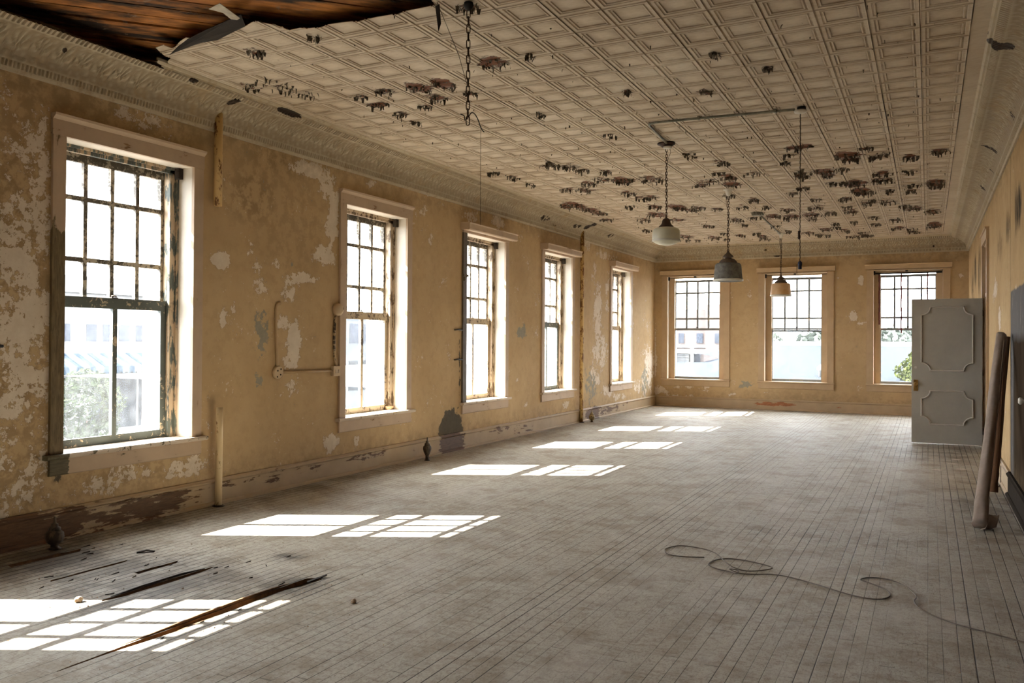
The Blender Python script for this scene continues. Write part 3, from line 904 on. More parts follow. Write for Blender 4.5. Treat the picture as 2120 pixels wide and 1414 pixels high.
RUST = [(-3.98,6.11,.1,.14,.8),(-3.72,6.11,.1,.14,.8),(-3.99,6.43,.09,.12,.7),(-3.64,6.43,.06,.09,.6),(-3.08,5.8,.11,.12,.85),(-4.31,6.06,.08,.09,.6),(-4.6,6.09,.07,.08,.5),(-4.6,6.39,.11,.08,.6),(-4.6,6.75,.07,.09,.55),(-4.65,7.08,.07,.11,.5),(-4.23,6.61,.06,.08,.4),(-4.61,4.8,.08,.09,.5),(-4.0,4.75,.05,.08,.45),(-5.03,5.42,.12,.17,.3),(-5.06,5.63,.13,.15,.3),(-5.28,5.45,.08,.12,.35),(-4.96,5.83,.09,.11,.3),(-2.76,5.79,.06,.08,.5),(-2.72,4.76,.08,.08,.5),(-2.37,6.99,.04,.08,.5),(-1.46,6.37,.04,.08,.45),(-1.15,6.85,.04,.08,.6),(-1.75,7.28,.06,.09,.5),(-3.36,7.31,.04,.09,.4),(-3.03,8.39,.05,.13,.4),(-4.04,9.68,.11,.18,.5),(-3.98,9.94,.09,.12,.6),(-3.74,10.18,.07,.13,.6),(-3.95,10.65,.13,.21,.5),(-3.74,10.86,.15,.28,.7),(-3.35,10.93,.16,.28,.5),(-4.46,11.25,.14,.24,.5),(-4.23,10.83,.1,.18,.5),(-5.3,12.51,.1,.3,.55),(-5.11,12.47,.16,.39,.6),(-5.08,13.03,.16,.42,.6),(-5.06,13.44,.13,.28,.6),(-5.17,14.21,.14,.24,.45),(-3.98,11.78,.1,.25,.5),(-3.91,12.27,.1,.27,.5),(-3.76,12.24,.1,.22,.5),(-3.99,13.14,.11,.25,.6),(-3.66,13.39,.14,.36,.7),(-3.54,13.72,.1,.26,.5),(-4.21,14.01,.17,.34,.6),(-4.61,14.46,.12,.31,.5),(-4.06,14.7,.17,.25,.5),(-2.67,11.36,.13,.21,.5),(-2.38,11.23,.1,.21,.7),(-2.45,11.73,.12,.22,.7),(-2.86,11.58,.09,.19,.5),(-2.67,12.6,.09,.22,.5),(-2.43,10.86,.09,.13,.5),(-2.42,13.18,.1,.28,.5),(-3.37,13.52,.11,.26,.5),(-3.12,13.8,.09,.21,.5),(-2.04,11.1,.12,.16,.4),(-3.09,15.2,.12,.31,.5),(-3.74,15.74,.11,.27,.5),(-4.02,17.55,.14,.34,.5),(-3.45,17.45,.1,.33,.5),(-3.07,17.79,.1,.42,.5),(-4.53,17.15,.16,.42,.5),(-2.42,14.99,.13,.24,.6),(-2.12,15.13,.13,.3,.6),(-1.3,9.8,.13,.12,.8),(-.85,10.47,.13,.17,.85),(-.84,10.71,.1,.11,.7),(-.57,10.69,.07,.11,.5),(-.19,10.86,.07,.14,.7),(.11,10.67,.08,.11,.7),(-1.23,11.31,.15,.2,.6),(-1.17,11.57,.08,.17,.6),(-.91,12.36,.14,.27,.85),(-.89,12.98,.12,.25,.8),(-.87,13.29,.1,.18,.6),(-.54,11.79,.12,.21,.6),(-.53,12.23,.1,.18,.6),(-.23,11.77,.09,.13,.5),(.08,12.73,.12,.23,.7),(.11,13.02,.09,.2,.6),(-.23,13.28,.07,.17,.5),(-.58,14.12,.12,.3,.5),(-1.13,13.63,.1,.19,.5),(-1.63,14.31,.12,.26,.5),(-1.5,11.53,.09,.17,.6),(-1.79,12.78,.08,.17,.5),(-1.8,15.09,.15,.35,.6),(-2.09,14.38,.13,.22,.5),(-1.17,14.96,.13,.28,.5),(-1.47,14.94,.1,.23,.5),(-1.53,13.45,.1,.18,.4),(-.22,15.06,.14,.28,.6),(.06,15.52,.11,.35,.6),(-.51,16.29,.12,.39,.4),(-.84,15.83,.1,.25,.4),(-.51,17.47,.11,.37,.5),(.11,17.24,.12,.43,.7),(-.27,18.19,.11,.32,.5),(-1.77,17.13,.11,.3,.5),(-2.13,17.53,.11,.32,.5),(-1.45,17.43,.09,.31,.5),(-1.36,18.5,.14,.3,.5),(-1.12,18.39,.12,.3,.5),(-.51,13.15,.07,.21,.4),(-1.2,12.22,.07,.15,.4)]
rr_ = random.Random(77)
RUST += [(rr_.uniform(-5.1, 0.15), rr_.uniform(9.3, 18.4), rr_.uniform(.05, .12), rr_.uniform(.08, .25), rr_.uniform(.3, .5)) for _ in range(55)]
cxa, cya = np.array(cx_), np.array(cy_)
ceil = mb.build('ceiling', M_tin, attrs={'groove': gro, 'rust': blobs(cxa, cya, RUST)}, fix=False)
HOLE = [(-5.78, 2.2), (-5.78, 3.2), (-5.78, 4.0), (-5.78, 4.5), (-5.5, 4.62), (-5.44, 4.70), (-5.40, 4.66), (-5.33, 4.63), (-5.25, 4.42), (-5.135, 4.40), (-5.13, 4.47), (-4.97, 4.40), (-4.867, 4.362), (-4.76, 4.467), (-4.553, 4.406), (-4.371, 4.41), (-4.146, 4.34), (-4.093, 4.473), (-4.066, 4.567), (-3.967, 4.564), (-3.929, 4.612), (-3.608, 4.637), (-3.301, 4.66), (-2.90, 4.649), (-2.86, 4.5), (-2.80, 4.0), (-2.9, 3.0), (-3.4, 2.2)]
cut_hole(ceil, jag(HOLE, 0.010, 0.06), 0.004, 0)
structure(ceil)
# sheathing boards in the dark above the torn tin, running on the diagonal
dirv = Vector((0.690, 0.724, 0))
prp = Vector((-0.724, 0.690, 0))
c0 = Vector((-4.2, 3.8, ZC + 0.10))
for k in range(-9, 10):
    mb = MB()
    w = 0.165 + rnd.uniform(-0.012, 0.008)
    o_ = c0 + prp * (k * 0.178)
    zoff = rnd.uniform(0, 0.012)
    L = 2.6
    q = [o_ - dirv * L - prp * w / 2, o_ + dirv * L - prp * w / 2, o_ + dirv * L + prp * w / 2, o_ - dirv * L + prp * w / 2]
    lo = [mb.p(v.x, v.y, v.z + zoff) for v in q]
    hi = [mb.p(v.x, v.y, v.z + zoff + 0.022) for v in q]
    mb.face(lo[::-1])
    mb.face(hi)
    for a in range(4):
        mb.face((lo[a], lo[(a + 1) % 4], hi[(a + 1) % 4], hi[a]))
    mb.build('sheathing_board', M_sheath, parent=ceil)
# flaps of torn tin hanging at the rim of the hole
def flap(pts, mats, thick=0.003):
    mb = MB()
    lo = [mb.p(*p) for p in pts]
    hi = [mb.p(p[0], p[1], p[2] + thick) for p in pts]
    mb.face(lo[::-1])
    mb.face(hi)
    n = len(pts)
    for a in range(n):
        mb.face((lo[a], lo[(a + 1) % n], hi[(a + 1) % n], hi[a]))
    return mb.build('torn_tin_flap', mats, parent=ceil)
M_tin_back = mat_plain('rusted_tin_back', (0.03, 0.022, 0.016), 0.8, 0.2)
M_tin_pale = mat_plain('torn_tin_painted', (0.50, 0.43, 0.32), 0.6)
flap([(-4.293, 4.368, ZC), (-4.205, 4.235, ZC + 0.02), (-4.55, 4.245, ZC - 0.03), (-4.74, 4.261, ZC - 0.06), (-4.86, 4.285, ZC - 0.085), (-4.977, 4.312, ZC - 0.12), (-4.86, 4.345, ZC - 0.075), (-4.731, 4.373, ZC - 0.05), (-4.618, 4.424, ZC - 0.03)], M_tin_back)  # dark flap, its outline also stands in for the shadow between boards and tin
flap([(-4.173, 4.015, ZC + 0.01), (-4.203, 4.227, ZC - 0.01), (-4.235, 4.232, ZC - 0.015), (-4.273, 4.212, ZC - 0.01), (-4.265, 4.150, ZC), (-4.257, 4.127, ZC), (-4.285, 4.09, ZC + 0.005), (-4.314, 4.054, ZC + 0.01)], M_tin_pale)
flap([(-2.905, 4.65, ZC), (-2.86, 4.63, ZC), (-2.862, 4.655, ZC - 0.12), (-2.885, 4.66, ZC - 0.17)], M_tin_back)
mb = MB()
mb.box(-6.45, 1.3, YF - 0.3, 19.9, 4.45, 4.55)
structure(mb.build('ceiling_deck', M_void))

# cove: embossed tin, profile (distance from wall, height)
PROF = [(0.0, ZK), (0.018, ZK), (0.024, ZK + 0.014), (0.026, ZK + 0.026), (0.034, ZK + 0.034), (0.040, ZK + 0.05), (0.044, ZK + 0.066), (0.048, ZK + 0.074)]
NB = len(PROF)
for k in range(1, 13):
    t = k / 12
    a = t * math.pi / 2
    PROF.append((0.048 + 0.215 * (1 - math.cos(a)) ** 0.9, ZK + 0.074 + 0.185 * math.sin(a) ** 1.15))
NC = len(PROF)
PROF += [(0.275, ZK + 0.262), (0.285, ZK + 0.268), (0.300, ZK + 0.276), (0.318, ZK + 0.286), (0.325, ZK + 0.292), (0.330, ZK + 0.305), (0.345, ZK + 0.307), (CD, ZC), (CD, ZC + 0.02)]
def cove(name, T, a0, a1, step, rust, torn=(9, 9)):
    mb = MB()
    n = int((a1 - a0) / step)
    hi, av, dv = [], [], []
    rows = []
    pitch = 0.165
    for i in range(n + 1):
        a = a0 + (a1 - a0) * i / n
        row = []
        for j, (d, z) in enumerate(PROF):
            h = 0.0
            g_ = 0.5
            if NB - 4 <= j <= NB - 2:                       # lower bead-and-reel band
                h = 0.005 * (1 if (a / 0.030) % 1 < 0.55 else -0.6)
                g_ = 0.5 + h * 70
            elif NB <= j < NC - 1:                          # palmettes
                t = (j - NB) / (NC - NB - 1)
                c = (round(a / pitch)) * pitch
                u = (a - c) / pitch
                big = round(a / pitch) % 2 == 0
                py = t - (0.30 if big else 0.36)
                ang = math.atan2(u * 1.15, py + 0.06)
                r = math.hypot(u * 1.15, py + 0.06)
                if py > -0.06 and 0.10 < r < (0.62 if big else 0.5):
                    h = 0.0075 * (0.5 + 0.5 * math.cos(ang * 10)) * min(1, (0.68 - r) * 4)
                else:
                    h = 0.004 * (0.5 + 0.5 * math.sin(a * 90 + t * 9)) * (0.5 + 0.5 * math.cos(t * 22 + math.sin(a * 38) * 2))
                g_ = 0.15 + h * 115
            elif NC <= j <= NC + 3:                         # upper egg band
                h = 0.0045 * (1 if (a / 0.036) % 1 < 0.6 else -0.8)
                g_ = 0.5 + h * 80
            else:
                g_ = 0.85
            k = h * 1.25
            row.append(mb.p(*T(a, d + k, z - k)))
            hi.append(max(0, min(1, g_)))
            av.append(a)
            dv.append(z)
        rows.append(row)
    for A, B in zip(rows, rows[1:]):
        for j in range(len(PROF) - 1):
            a = av[A[j]]
            if j >= NC + 3 and torn[0] < a < torn[1] - (j - NC - 3) * 0.012 + 0.03 * math.sin(a * 23):
                continue
            mb.face((A[j], B[j], B[j + 1], A[j + 1]))
    o = mb.build(name, M_cove, attrs={'high': hi, 'rust': blobs(np.array(av), np.array(dv), rust)}, fix=False)
    structure(o)
cove('trim_1', lambda a, d, z: (XL - WB + d, a, z), 1.0, YB + WB, 0.0085, [(6.15, 3.672, .17, .018, .95), (5.53, 3.63, .05, .02, .6), (12.6, 3.55, .25, .06, .42), (13.9, 3.58, .2, .05, .42), (3.95, 3.6, .03, .02, .5), (5.0, 3.66, .06, .008, .7), (14.33, 3.63, .1, .05, .8), (13.3, 3.5, .5, .08, .3), (15.6, 3.6, .2, .05, .4)], (0.5, 4.66))
cove('trim_2', lambda a, d, z: (a, YB + WB - d, z), XL - WB, XR, 0.012, [(-3.24, 3.56, .03, .02, .8), (-1.9, 3.5, .02, .02, .6), (0.1, 3.5, .02, .02, .7), (-3.0, 3.42, .08, .008, .6)])
cove('trim_3', lambda a, d, z: (XR - d, a, z), 3.0, YB + WB, 0.012, [(6.9, 3.66, .09, .035, .9), (6.75, 3.7, .05, .01, .5), (10.2, 3.58, .12, .06, .5), (8.5, 3.52, .1, .05, .45), (12.5, 3.55, .15, .06, .45), (11.2, 3.5, .2, .06, .4)])

# baseboards
BP = [(0.025, 0.0), (-0.022, 0.0), (-0.022, 0.018), (-0.008, 0.028), (0.0, 0.030), (0.0, 0.190), (-0.006, 0.198), (-0.016, 0.205), (-0.016, 0.216), (-0.004, 0.224), (0.004, 0.234), (0.025, 0.234)]
def baseboard(name, T, a0, a1, mat_, L):
    mb = MB()
    n = int((a1 - a0) / 0.06)
    rows, av, zv = [], [], []
    P2 = []
    for (b, z), (b2, z2) in zip(BP, BP[1:]):
        m_ = 5 if z2 - z > 0.1 else 1
        P2 += [(b + (b2 - b) * k / m_, z + (z2 - z) * k / m_) for k in range(m_)]
    P2.append(BP[-1])
    for i in range(n + 1):
        a = a0 + (a1 - a0) * i / n
        rows.append([mb.p(*T(a, b, z if z > 0.0 else -0.04)) for b, z in P2])
        av += [a] * len(P2)
        zv += [z for _, z in P2]
    for A, B in zip(rows, rows[1:]):
        for j in range(len(P2) - 1):
            mb.face((A[j], B[j], B[j + 1], A[j + 1]))
    mb.face(rows[0])
    mb.face(rows[-1][::-1])
    structure(mb.build(name, mat_, attrs={'loss': blobs(np.array(av), np.array(zv), L)}))
baseboard('baseboard_left', TL, YF, YB + WB, M_base, [(3.7, .1, .8, .14, .34), (4.7, .1, .55, .1, .28), (5.2, .12, .3, .1, .2), (6.3, .16, .9, .06, .14), (7.8, .17, .6, .05, .16), (9.75, .1, .28, .2, .5), (11.2, .17, .4, .04, .2), (11.9, .1, .5, .08, .12), (15.05, .1, .35, .14, .4), (15.9, .13, .6, .08, .22), (16.8, .17, .7, .05, .14)])
baseboard('baseboard_back', TB, XL - WB, XR + 0.02, M_base_x, [(-3.0, .13, .5, .05, .30), (-4.8, .15, .2, .03, .14), (-1.6, .12, .3, .04, .1)])
baseboard('baseboard_right', lambda a, b, z: (XR - 0.026 + b, a, z), 9.62, 12.92, M_base, [])
baseboard('trim_6', lambda a, b, z: (XR - 0.026 + b, a, z), YF, 9.62, M_base_dark, [])
baseboard('trim_4', lambda a, b, z: (XR - 0.026 + b, a, z), 14.10, YB + WB, M_base, [])
# ------------------------------------------------------------------ windows
def sash(T, a0, a1, z0, z1, b0, b1, gl, gr, gb, gt, cols, rows, mw, mat_, root, name, glass, pane_b=None):
    mb = MB(T)
    mb.box(a0, gl, b0, b1, z0, z1)
    mb.box(gr, a1, b0, b1, z0, z1)
    mb.box(gl, gr, b0, b1, z0, gb)
    mb.box(gl, gr, b0, b1, gt, z1)
    bm_ = (b0 + b1) / 2
    for c in cols:
        mb.box(c - mw / 2, c + mw / 2, b0 + 0.002, b1 - 0.002, gb, gt)
    cc = [gl] + list(cols) + [gr]
    for r in rows:
        for p, q in zip(cc, cc[1:]):
            l = p + (mw / 2 if p != gl else 0)
            h = q - (mw / 2 if q != gr else 0)
            mb.box(l, h, b0 + 0.002, b1 - 0.002, r - mw / 2, r + mw / 2)
    o = mb.build(name, mat_, parent=root)
    mb = MB(T)
    mb.box(gl - 0.004, gr + 0.004, bm_ + 0.001, bm_ + 0.004, gb - 0.004, gt + 0.004)
    mb.build('pane', glass, parent=o)
    return o

def make_window(n, T, a0, a1, side, style, m):
    left = side == 'left'
    z0, z1 = 0.638, 3.01 if left else 3.03
    c = (a0 + a1) / 2
    root = structure(empty('window_%d' % n, T(c, 0, z0)))
    cw = 0.107 if left else 0.135
    for s_ in (-1, 1):
        mb = MB(T)
        e = a0 if s_ < 0 else a1
        mb.box(min(e, e + s_ * cw), max(e, e + s_ * cw), 0.0, 0.030, z0, z1)
        mb.build('side_casing', m['casing_l'] if s_ < 0 else m['casing'], parent=root, bevel=0.003)
    mb = MB(T)
    if style == 'flat':
        mb.prism([(0.03, z1), (-0.002, z1), (-0.002, 3.125), (-0.012, 3.135), (-0.030, 3.150), (-0.034, 3.168), (0.03, 3.168)], a0 - 0.112, a1 + 0.112)
        mb.build('head_casing', m['head'], parent=root)
    else:
        d, e = (0.122, 0.155) if left else (0.06, 0.165)
        mb.box(a0 - cw, a1 + cw, -0.003, 0.03, z1, 3.045)
        mb.build('head_casing', m['head'], parent=root)
        mb = MB(T)
        mb.prism([(0.03, 3.045), (-d + 0.014, 3.032), (-d + 0.006, 3.040), (-d, 3.048), (-d, 3.118), (-d - 0.010, 3.128), (-d - 0.012, 3.137), (0.03, 3.145)] if left else
                 [(0.03, 3.06), (-d, 3.06), (-d, 3.072), (-d - 0.004, 3.09), (-d - 0.014, 3.145), (-d - 0.024, 3.152), (-d - 0.024, 3.166), (0.03, 3.172)], a0 - e, a1 + e)
        mb.build('crown', m['crown'], parent=root)
    mb = MB(T)                                  # stool and apron
    ew = 0.15 if left else 0.145
    mb.prism([(0.03, 0.602), (-0.028, 0.602), (-0.040, 0.612), (-0.042, 0.626), (-0.034, 0.638), (0.03, 0.638)], a0 - ew, a1 + ew)
    mb.box(a0 - 0.005, a1 + 0.005, 0.03, 0.27, 0.602, 0.638)
    mb.build('stool', m['stool'], parent=root)
    mb = MB(T)
    mb.prism([(0.03, 0.478), (0.012, 0.478), (0.0, 0.486), (0.0, 0.602), (0.03, 0.602)], a0 - cw, a1 + cw)
    mb.build('apron', m['apron'], parent=root)
    mb = MB(T)                                  # linings: sides, head, outer sill
    mb.box(a0 - 0.019, a0, 0.03, 0.375, 0.602, z1 + 0.019)
    mb.box(a1, a1 + 0.019, 0.03, 0.375, 0.602, z1 + 0.019)
    mb.box(a0, a1, 0.03, 0.375, z1, z1 + 0.019)
    mb.build('jamb_lining', m['jamb'], parent=root)
    mb = MB(T)
    mb.box(a0 + 0.02, a1 - 0.02, 0.27, 0.46, 0.56, 0.60)
    mb.build('outer_sill', M_coping, parent=root)
    if left:
        hw, gw, gu, bs = 0.525, 0.455, 0.485, 0.205
        uz = (1.785, 2.970, 1.832, 2.905)
        lz = (0.640, 1.832, 0.705, 1.745)
        rows, mw, p4 = (2.618, 2.130), 0.036, 0.246
        cl = c + 0.012
        lcols = [cl]
    else:
        hw, gw, gu, bs = 0.540, 0.512, 0.512, 0.16
        dz = m.get('drop', 0.0)
        uz = (1.775 - dz, 2.955, 1.815 - dz, 2.902)
        lz = (0.640, 1.824, 0.692, 1.787)
        rows, mw, p4 = (2.650, 2.045), 0.038, 0.257
        cl = c
        lcols = []
    mb = MB(T)                                  # stops either side and overhead
    for s_ in (-1, 1):
        e0, e1 = (a0, cl - hw + 0.012) if s_ < 0 else (cl + hw - 0.012, a1)
        mb.box(e0, e1, bs, bs + 0.034, z0, z1)
        mb.box(e0 - s_ * 0.0, e1, bs + 0.034, 0.37, z0, z1) if s_ > 0 else mb.box(e0, e1, bs + 0.034, 0.37, z0, z1)
        k = 0.022
        if s_ < 0:
            mb.box(a0, a0 + k, bs - 0.018, bs, z0, z1)
        else:
            mb.box(a1 - k, a1, bs - 0.018, bs, z0, z1)
    mb.box(a0, a1, bs, bs + 0.034, z1 - (0.052 if left else 0.035), z1)
    mb.box(a0, a1, bs - 0.018, bs, z1 - 0.022, z1)
    if left:
        mb.box(a0, a1, 0.300, 0.37, 2.965, z1)
    mb.build('sash_stop', m['stop'], parent=root)
    b0 = bs + 0.036
    mer = sash(T, cl - hw, cl + hw, lz[0], lz[1], b0, b0 + 0.04, cl - gw, cl + gw, lz[2], lz[3], lcols, [], 0.042, m['lower'], root, 'lower_sash', m['glass'])
    sash(T, cl - hw, cl + hw, uz[0], uz[1], b0 + 0.046, b0 + 0.086, cl - gu, cl + gu, uz[2], uz[3], [cl - p4, cl, cl + p4], rows, mw, m['upper'], root, 'upper_sash', M_glass_up)
    mb = MB(T)                                  # sash lock on the meeting rail
    mb.box(cl - 0.030, cl + 0.030, b0 + 0.006, b0 + 0.034, 1.832, 1.840)
    mb.tube([(cl - 0.024, b0 + 0.02, 1.847), (cl + 0.0, b0 + 0.012, 1.853), (cl + 0.03, b0 + 0.03, 1.848)], 0.007, 6)
    mb.build('sash_lock', m.get('lockm', M_fitter2), parent=root)
    # roller-shade brackets screwed to the linings
    if left and m.get('bracket', True):
        mb = MB(T)
        mb.box(a1 - 0.052, a1 - 0.0005, bs - 0.068, bs - 0.019, z1 - 0.098, z1 - 0.004)
        mb.box(a1 - 0.058, a1 - 0.052, bs - 0.060, bs - 0.028, z1 - 0.090, z1 - 0.030)
        mb.build('shade_bracket', M_dkwood if n != 5 else M_fitter2, parent=root, bevel=0.003)
    if not left:
        mb = MB(T)
        mb.box(a0 + 0.001, a0 + 0.03, 0.06, 0.10, z1 - 0.085, z1 - 0.002)
        mb.build('shade_bracket', M_black, parent=root)
        mb = MB(T)
        mb.box(c - 0.045, c + 0.005, 0.05, 0.085, z1 - 0.028, z1 - 0.001)
        mb.build('blind_clip', M_black, parent=root)
    return root

base_m = dict(casing_l=M_casing, casing=M_casing, head=M_casing_h, crown=M_casing_h, stool=M_stool, apron=M_casing_h, jamb=M_jamb, stop=M_stop, lower=M_sash_tan, upper=M_sash_grey, glass=M_glass_low)
W = {}
W[1] = make_window(1, TL, *LEFT_W[0], 'left', 'flat', dict(base_m, casing_l=M_casing_bad, stool=M_stool_bad, apron=M_apron_bad, stop=M_stop_green, lower=M_sash_green, glass=M_glass_w1))
W[2] = make_window(2, TL, *LEFT_W[1], 'left', 'flat', dict(base_m))
W[3] = make_window(3, TL, *LEFT_W[2], 'left', 'crown', dict(base_m, casing_l=M_casing_dark))
W[4] = make_window(4, TL, *LEFT_W[3], 'left', 'crown', dict(base_m, lower=M_sash_green))
W[5] = make_window(5, TL, *LEFT_W[4], 'left', 'crown', dict(base_m, crown=M_casing))
bm_ = dict(casing_l=M_back_trim, casing=M_back_trim, head=M_back_trim, crown=M_back_trim, stool=M_back_trim, apron=M_back_trim, jamb=M_jamb, stop=M_back_trim, lower=M_sash_blue, upper=M_sash_blue, glass=M_glass_low)
W[6] = make_window(6, TB, *BACK_W[0], 'back', 'crown', bm_)
W[7] = make_window(7, TB, *BACK_W[1], 'back', 'crown', dict(bm_, drop=0.035))
W[8] = make_window(8, TB, *BACK_W[2], 'back', 'crown', bm_)
make_window(9, TL, *HID_W, 'left', 'flat', dict(base_m))
M_tape = mat_plain('dark_red_shade_tape', (0.16, 0.035, 0.03), 0.9, var=0.3)
for x in (-0.93, -0.505, -0.012):              # tattered roller-shade tapes over the right-hand back window
    mb = MB()
    pts = [(x + 0.004 * math.sin(k * 1.3 + x * 9), YB + 0.145, 2.975 - k * 0.09) for k in range(15 if x > -0.9 else 13)]
    for p, q in zip(pts, pts[1:]):
        mb.box(min(p[0], q[0]) - 0.012, max(p[0], q[0]) + 0.012, p[1], p[1] + 0.002, q[2], p[2])
    mb.build('shade_tape', M_tape, parent=W[8])
mb = MB()
mb.box(-1.02, 0.255, YB + 0.10, YB + 0.135, 2.962, 2.99)
mb.build('shade_roller', M_black, parent=W[8])

# ------------------------------------------------------------------ doorway and door in the right wall
mb = MB()
ya, yb_ = 13.03, 13.985
for a, b in ((ya - 0.11, ya), (yb_, yb_ + 0.11)):
    mb.box(XR - 0.032, XR, a, b, 0.0, 2.93)
mb.box(XR - 0.036, XR, ya - 0.12, yb_ + 0.12, 2.93, 3.06)
mb.box(XR - 0.055, XR, ya - 0.14, yb_ + 0.14, 3.06, 3.085)
mb.box(XR, XR + 0.21, ya - 0.0, ya + 0.02, 0.0, 2.93)
mb.box(XR, XR + 0.21, yb_ - 0.012, yb_, 0.0, 2.93)
mb.box(XR, XR + 0.21, ya + 0.02, yb_ - 0.012, 2.91, 2.93)
structure(mb.build('trim_5', M_back_trim))
tr = structure(empty('window_10', (XR + 0.05, 13.5, 2.2)))      # transom over the door
mb = MB()
mb.box(XR + 0.01, XR + 0.09, ya + 0.02, yb_ - 0.012, 2.185, 2.235)
mb.build('transom_bar', M_back_trim, parent=tr)
mb = MB()
for a, b, c, d in ((ya + 0.022, ya + 0.075, 2.24, 2.905), (yb_ - 0.07, yb_ - 0.014, 2.24, 2.905), (ya + 0.075, yb_ - 0.07, 2.24, 2.30), (ya + 0.075, yb_ - 0.07, 2.85, 2.905)):
    mb.box(XR + 0.03, XR + 0.07, a, b, c, d)
fr = mb.build('transom_sash', M_back_trim, parent=tr)
mb = MB()
mb.box(XR + 0.047, XR + 0.051, ya + 0.07, yb_ - 0.065, 2.295, 2.855)
mb.build('pane', M_glass_low, parent=fr)

dr = structure(empty('door_1', (0.715, 13.95, 0.0)))
DX0, DX1, DY, DZ0, DZ1 = -0.223, 0.712, 13.95, 0.012, 2.168
mb = MB()
mb.box(DX0, DX1, DY, DY + 0.044, DZ0, DZ1)
mb.build('door_panel', M_door, parent=dr, bevel=0.002)
def notch(x0, x1, z0, z1, r, n=8):
    P = []
    for cx, cz, a0 in ((x1, z0, math.pi), (x1, z1, 1.5 * math.pi), (x0, z1, 0), (x0, z0, 0.5 * math.pi)):
        arc = [(cx + r * math.cos(a0 - k * math.pi / 2 / n), cz + r * math.sin(a0 - k * math.pi / 2 / n)) for k in range(n + 1)]
        P.append(arc)
    return P
def molding(x0, x1, z0, z1, r):
    mb = MB()
    # walk round: bottom edge, right-bottom notch, right edge, ...
    arcs = []
    def arc(cx, cz, s, e, n=8):
        return [(cx + r * math.cos(s + (e - s) * k / n), DY - 0.004, cz + r * math.sin(s + (e - s) * k / n)) for k in range(n + 1)]
    h = math.pi
    pts = arc(x1, z0, h, h / 2) + arc(x1, z1, 1.5 * h, h) + arc(x0, z1, 2 * h, 1.5 * h) + arc(x0, z0, h / 2, 0)
    # split at the corners for crisp arrises
    n = len(pts)
    for k in range(n):
        p, q = Vector(pts[k]), Vector(pts[(k + 1) % n])
        d = (q - p)
        if d.length < 1e-5:
            continue
        t = d.normalized()
        w = Vector((-t.z, 0, t.x)) * 0.010
        y0, y1 = DY - 0.020, DY
        A = [mb.p(*(p + w * s) if 0 else (p.x + w.x * s, y, p.z + w.z * s)) for s, y in ((-1, y1), (-0.5, y0), (0.5, y0), (1, y1))]
        B = [mb.p(q.x + w.x * s, y, q.z + w.z * s) for s, y in ((-1, y1), (-0.5, y0), (0.5, y0), (1, y1))]
        for a in range(3):
            mb.face((A[a], B[a], B[a + 1], A[a + 1]))
        mb.face(A)
        mb.face(B)
    mb.build('panel_moulding', M_door_mold, parent=dr, fix=False)
molding(-0.089, 0.588, 1.095, 2.045, 0.118)
molding(-0.089, 0.588, 0.294, 0.795, 0.118)
mb = MB()
mb.box(-0.196, -0.134, DY - 0.005, DY, 0.785, 0.955)
lp = mb.build('lock_plate', M_brass, parent=dr, bevel=0.002)
mb = MB()
mb.lathe([(0.012, DY - 0.005), (0.012, DY - 0.03), (0.026, DY - 0.04), (0.028, DY - 0.055), (0.018, DY - 0.066)], -0.165, 0.895, 16, 'y')
mb.build('door_knob', M_brass, parent=lp)
mb = MB()
mb.lathe([(0.022, DY), (0.022, DY - 0.007), (0.016, DY - 0.010), (0.015, DY - 0.016)], -0.167, 1.138, 16, 'y')
mb.build('cylinder_lock', M_door_mold, parent=dr)
for z in (0.22, 1.08, 1.95):
    mb = MB()
    mb.tube([(0.718, DY - 0.004, z - 0.045), (0.718, DY - 0.004, z + 0.045)], 0.007, 8)
    mb.build('hinge', M_iron, parent=dr)

# ------------------------------------------------------------------ pendant lamps
def chain_links(mb, x, y, z0, z1, ln, w, r):
    n = max(2, int(round((z0 - z1) / (ln - 2.6 * r))))
    p = (z0 - z1) / n
    for i in range(n):
        zc = z0 - (i + 0.5) * p
        hl_ = p / 2 + 1.25 * r
        pts = []
        for k in range(12):
            a = 2 * math.pi * k / 12
            u = w / 2 * math.cos(a)
            v = (hl_ - w / 2) * (1 if math.sin(a) > 0.01 else -1 if math.sin(a) < -0.01 else 0) + w / 2 * math.sin(a)
            pts.append((x + u, y + 0.25 * u, zc + v) if i % 2 == 0 else (x - 0.25 * u, y + u, zc + v))
        mb.tube(pts, r, 5, closed=True)

